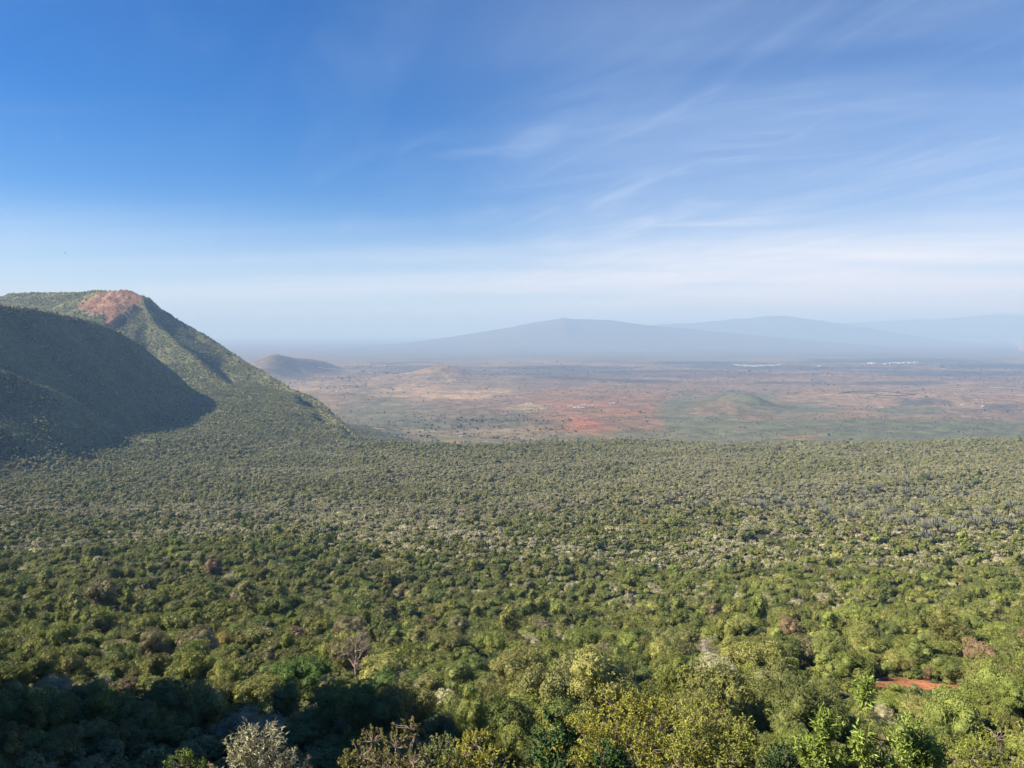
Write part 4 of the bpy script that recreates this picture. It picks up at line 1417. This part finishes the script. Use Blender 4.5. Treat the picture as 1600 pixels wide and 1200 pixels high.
def track(name, label, pts, w, mat):
    P = [flat_px(*p) for p in pts]
    P = np.array(P)
    t = np.concatenate([[0], np.cumsum(np.linalg.norm(np.diff(P[:, :2], axis=0), axis=1))])
    q = np.linspace(0, t[-1], 160)
    X, Y = np.interp(q, t, P[:, 0]), np.interp(q, t, P[:, 1])
    X = X + (fbm(q, q * 0, 300, 3, 0.5, 81) - 0.5) * w * 4
    d = unit(np.stack([np.gradient(X), np.gradient(Y), 0 * X], 1))
    nn_ = np.stack([-d[:, 1], d[:, 0], 0 * X], 1)
    rows = []
    for s_ in (-1, 0, 1):
        A = np.stack([X, Y, 0 * X], 1) + nn_ * w / 2 * s_
        A[:, 2] = gz(A[:, 0], A[:, 1]) + 0.9
        rows.append(A)
    V = np.concatenate(rows)
    n_ = len(q)
    i = np.arange(n_ - 1)
    F = np.concatenate([np.stack([i + k * n_, i + 1 + k * n_, i + 1 + (k + 1) * n_, i + (k + 1) * n_], 1) for k in (0, 1)])
    o = new_mesh(name, V, F, mat, True)
    tag(o, label, "track", kind="structure")


track("dirt_track", "straight orange dirt track above the thicket's lip", [(922, 676), (950, 682), (974, 691)], 9, MRED)
track("dirt_track", "long pale track running right from the small pointed hill", [(500, 576), (560, 579), (640, 584)], 16, MTRACK)
track("dirt_track", "short bright sand strip at the right edge of the plain", [(1552, 605), (1575, 606), (1599, 607)], 26, MSAND)
track("dirt_track", "pale far track running away at the right edge", [(1598, 549), (1591, 540), (1583, 531)], 60, MTRACK)
track("dirt_track", "second pale far track beside the first at the right edge", [(1612, 549), (1600, 540), (1590, 531)], 45, MTRACK)
track("dirt_track", "thin tan track across the bushy ground right of the red earth", [(1000, 688), (1080, 681), (1200, 686), (1290, 680)], 7, MTRACK)


def box(G, cx_, cy_, z0, sx, sy, sz):
    v = np.array([(x, y, z) for x in (-sx / 2, sx / 2) for y in (-sy / 2, sy / 2) for z in (0, sz)]) + [cx_, cy_, z0]
    f = np.array([(0, 1, 3, 2), (4, 6, 7, 5), (0, 4, 5, 1), (2, 3, 7, 6), (0, 2, 6, 4), (1, 5, 7, 3)])
    G.add(v, f)


def house(px_, py_, label, L, W, H, name="house", group=None, rz=0.0, wall=None, roof=None):
    x_, y_, z_ = flat_px(px_, py_)
    r = empty(name, (x_, y_, z_ - 0.3), rz)
    tag(r, label, name.replace("_", " "), group)
    G = Geo(); box(G, 0, 0, 0, L, W, H); G.build("wall", wall or MWHITE, r)
    G = Geo()
    o_ = 0.5
    rh = W * 0.22
    v = np.array([(-L / 2 - o_, -W / 2 - o_, H), (L / 2 + o_, -W / 2 - o_, H), (L / 2 + o_, W / 2 + o_, H), (-L / 2 - o_, W / 2 + o_, H), (-L / 2 - o_, 0, H + rh), (L / 2 + o_, 0, H + rh)])
    v[:, 2] += 0.03
    G.add(v, np.array([(0, 1, 5, 4), (2, 3, 4, 5), (3, 2, 1, 0)])); G.add(v, np.array([(0, 4, 3), (1, 2, 5)]))
    G.build("roof", roof or MTIN, r)
    G = Geo(); box(G, L * 0.1, -W / 2 - 0.03, 0.3, 1.2, 0.10, min(2.1, H * 0.8)); G.build("door", MDOOR, r)


vill = "tin roofed houses of the hamlet on the red earth"
for k, (a_, b_, L, W) in enumerate([(888, 635.5, 14, 9), (893, 634, 10, 8), (898, 637, 16, 9), (903.5, 635.5, 11, 8), (906, 637.5, 17, 9), (909, 633.5, 10, 7), (911, 637.5, 12, 8), (913.5, 632.5, 12, 7), (920, 634.5, 11, 7), (925, 633.5, 12, 7)]):
    house(a_, b_, f"small white house, {nth[k]} from left in the hamlet beside the red earth", L, W, 4.0, group=vill, rz=random.uniform(-0.4, 0.4))
house(823, 631.5, "left one of two white houses left of the hamlet", 16, 9, 4.2, rz=0.1)
house(829.5, 632, "right one of two white houses left of the hamlet", 14, 8, 4.2, rz=-0.1)
house(956, 630.5, "long low pale shed right of the hamlet on red earth", 36, 9, 3.5, rz=0.05)
house(720, 682.5, "lone white house in green scrub just above the thicket", 12, 7, 3.8, rz=0.2)
house(783, 604, "lone small white house far up the middle of the plain", 18, 10, 4.5, rz=0.2)
house(1504, 633, "pale house amid dark bushes on the right of the plain", 20, 10, 5, rz=0.1)
house(1536, 635, "second pale house right of it among dark bushes", 16, 9, 5, rz=0.3)
gh = "white greenhouses of the farm in the middle distance"
k = 0
for a_, b_, L in [(1150, 570.5, 75), (1157, 571.6, 90), (1165, 571.0, 90), (1168, 572.6, 95), (1177, 571.6, 85), (1180, 573.2, 90), (1188, 571.2, 90), (1192, 572.6, 70), (1200, 571.2, 80), (1207, 571.8, 80), (1216, 571.0, 60)]:
    house(a_, b_, f"long white greenhouse, {nth[k]} from left in the left farm cluster", L, 26, 6, "greenhouse", gh, 0.05, MPLAST, MPLAST); k += 1
gh2 = "bright white farm buildings right of the greenhouses"
k = 0
for a_, b_, L in [(1360, 568.0, 60), (1365, 568.8, 60), (1384, 569.0, 40), (1393, 568.4, 60), (1400, 568.0, 70), (1407, 568.6, 60), (1415, 567.4, 90), (1422, 567.8, 50), (1431, 566.8, 60)]:
    house(a_, b_, f"bright white farm building, {nth[k]} from left in the right farm cluster", L, 34, 11, "farm_building", gh2, 0.1, MPLAST, MPLAST); k += 1
house(1280, 572.5, "tiny pale building between the two farm clusters", 40, 20, 8, rz=0.1)


def hedge():
    P = np.array([flat_px(*p) for p in [(1311, 615), (1334, 612), (1372, 611.5), (1400, 614), (1430, 616.5), (1408, 618.5), (1375, 617.5), (1360, 614.8), (1330, 614.2), (1311, 615)]])
    t = np.concatenate([[0], np.cumsum(np.linalg.norm(np.diff(P[:, :2], axis=0), axis=1))])
    q = np.arange(0, t[-1], 9.0)
    X, Y = np.interp(q, t, P[:, 0]), np.interp(q, t, P[:, 1])
    Z = gz(X, Y)
    G = Geo()
    g = np.random.default_rng(3)
    iv, iff = ICO2
    for a_, b_, c_ in zip(X, Y, Z):
        r = g.uniform(3.6, 5.6)
        v = iv * (1 + g.uniform(-0.25, 0.2, (len(iv), 1))) * [r * 1.3, r * 1.3, r * 0.8] + [a_, b_, c_ + r * 0.4]
        G.add(v, iff, g.uniform(0.3, 0.7))
    o = G.build("hedge", MLEAF)
    o["tint"] = [0.085, 0.075, 0.05]
    tag(o, "thin dark hedge enclosing a long pale field on the plain", "hedge")


hedge()


# ---------------------------------------------------------------- bird gliding over the escarpment
def bird():
    x_, y_, z_ = pl(101.5, 395.5, 260)
    m = plain_material("dark_feathers", (0.03, 0.028, 0.03), 0.8, 0.3, 5.0)
    bm = bmesh.new()
    prof = [(-0.34, 0.01, 0.0), (-0.24, 0.05, 0.0), (-0.05, 0.075, 0.0), (0.12, 0.06, 0.0), (0.20, 0.045, 0.02), (0.25, 0.04, 0.03), (0.30, 0.008, 0.02)]
    v, f = tube([(p[0], 0, p[2]) for p in prof], [p[1] for p in prof], 8)
    G = Geo(); G.add(v, f)
    for s_ in (-1, 1):
        W = np.array([(0.10, 0.04 * s_, 0.02), (0.16, 0.30 * s_, 0.09), (0.10, 0.62 * s_, 0.10), (-0.06, 0.66 * s_, 0.10), (-0.07, 0.32 * s_, 0.07), (-0.12, 0.04 * s_, 0.0)])
        lo_ = W - [0, 0, 0.018]
        V = np.concatenate([W, lo_])
        Fq = [(0, 1, 4, 5), (1, 2, 3, 4), (6, 11, 10, 7), (7, 10, 9, 8)] + [(i, i + 6, (i + 1) % 6 + 6, (i + 1) % 6) for i in range(6)]
        G.add(V, np.array(Fq))
    V = np.array([(-0.22, 0.03, 0.01), (-0.22, -0.03, 0.01), (-0.46, -0.09, 0.0), (-0.46, 0.09, 0.0), (-0.22, 0.03, -0.01), (-0.22, -0.03, -0.01), (-0.46, -0.09, -0.012), (-0.46, 0.09, -0.012)])
    G.add(V, np.array([(0, 1, 2, 3), (7, 6, 5, 4), (0, 4, 5, 1), (1, 5, 6, 2), (2, 6, 7, 3), (3, 7, 4, 0)]))
    bm.free()
    o = G.build("bird", m)
    o.location = (x_, y_, z_)
    o.rotation_euler = (0.15, 0.0, 0.5)
    tag(o, "dark bird gliding in the sky above the escarpment", "bird")


bird()
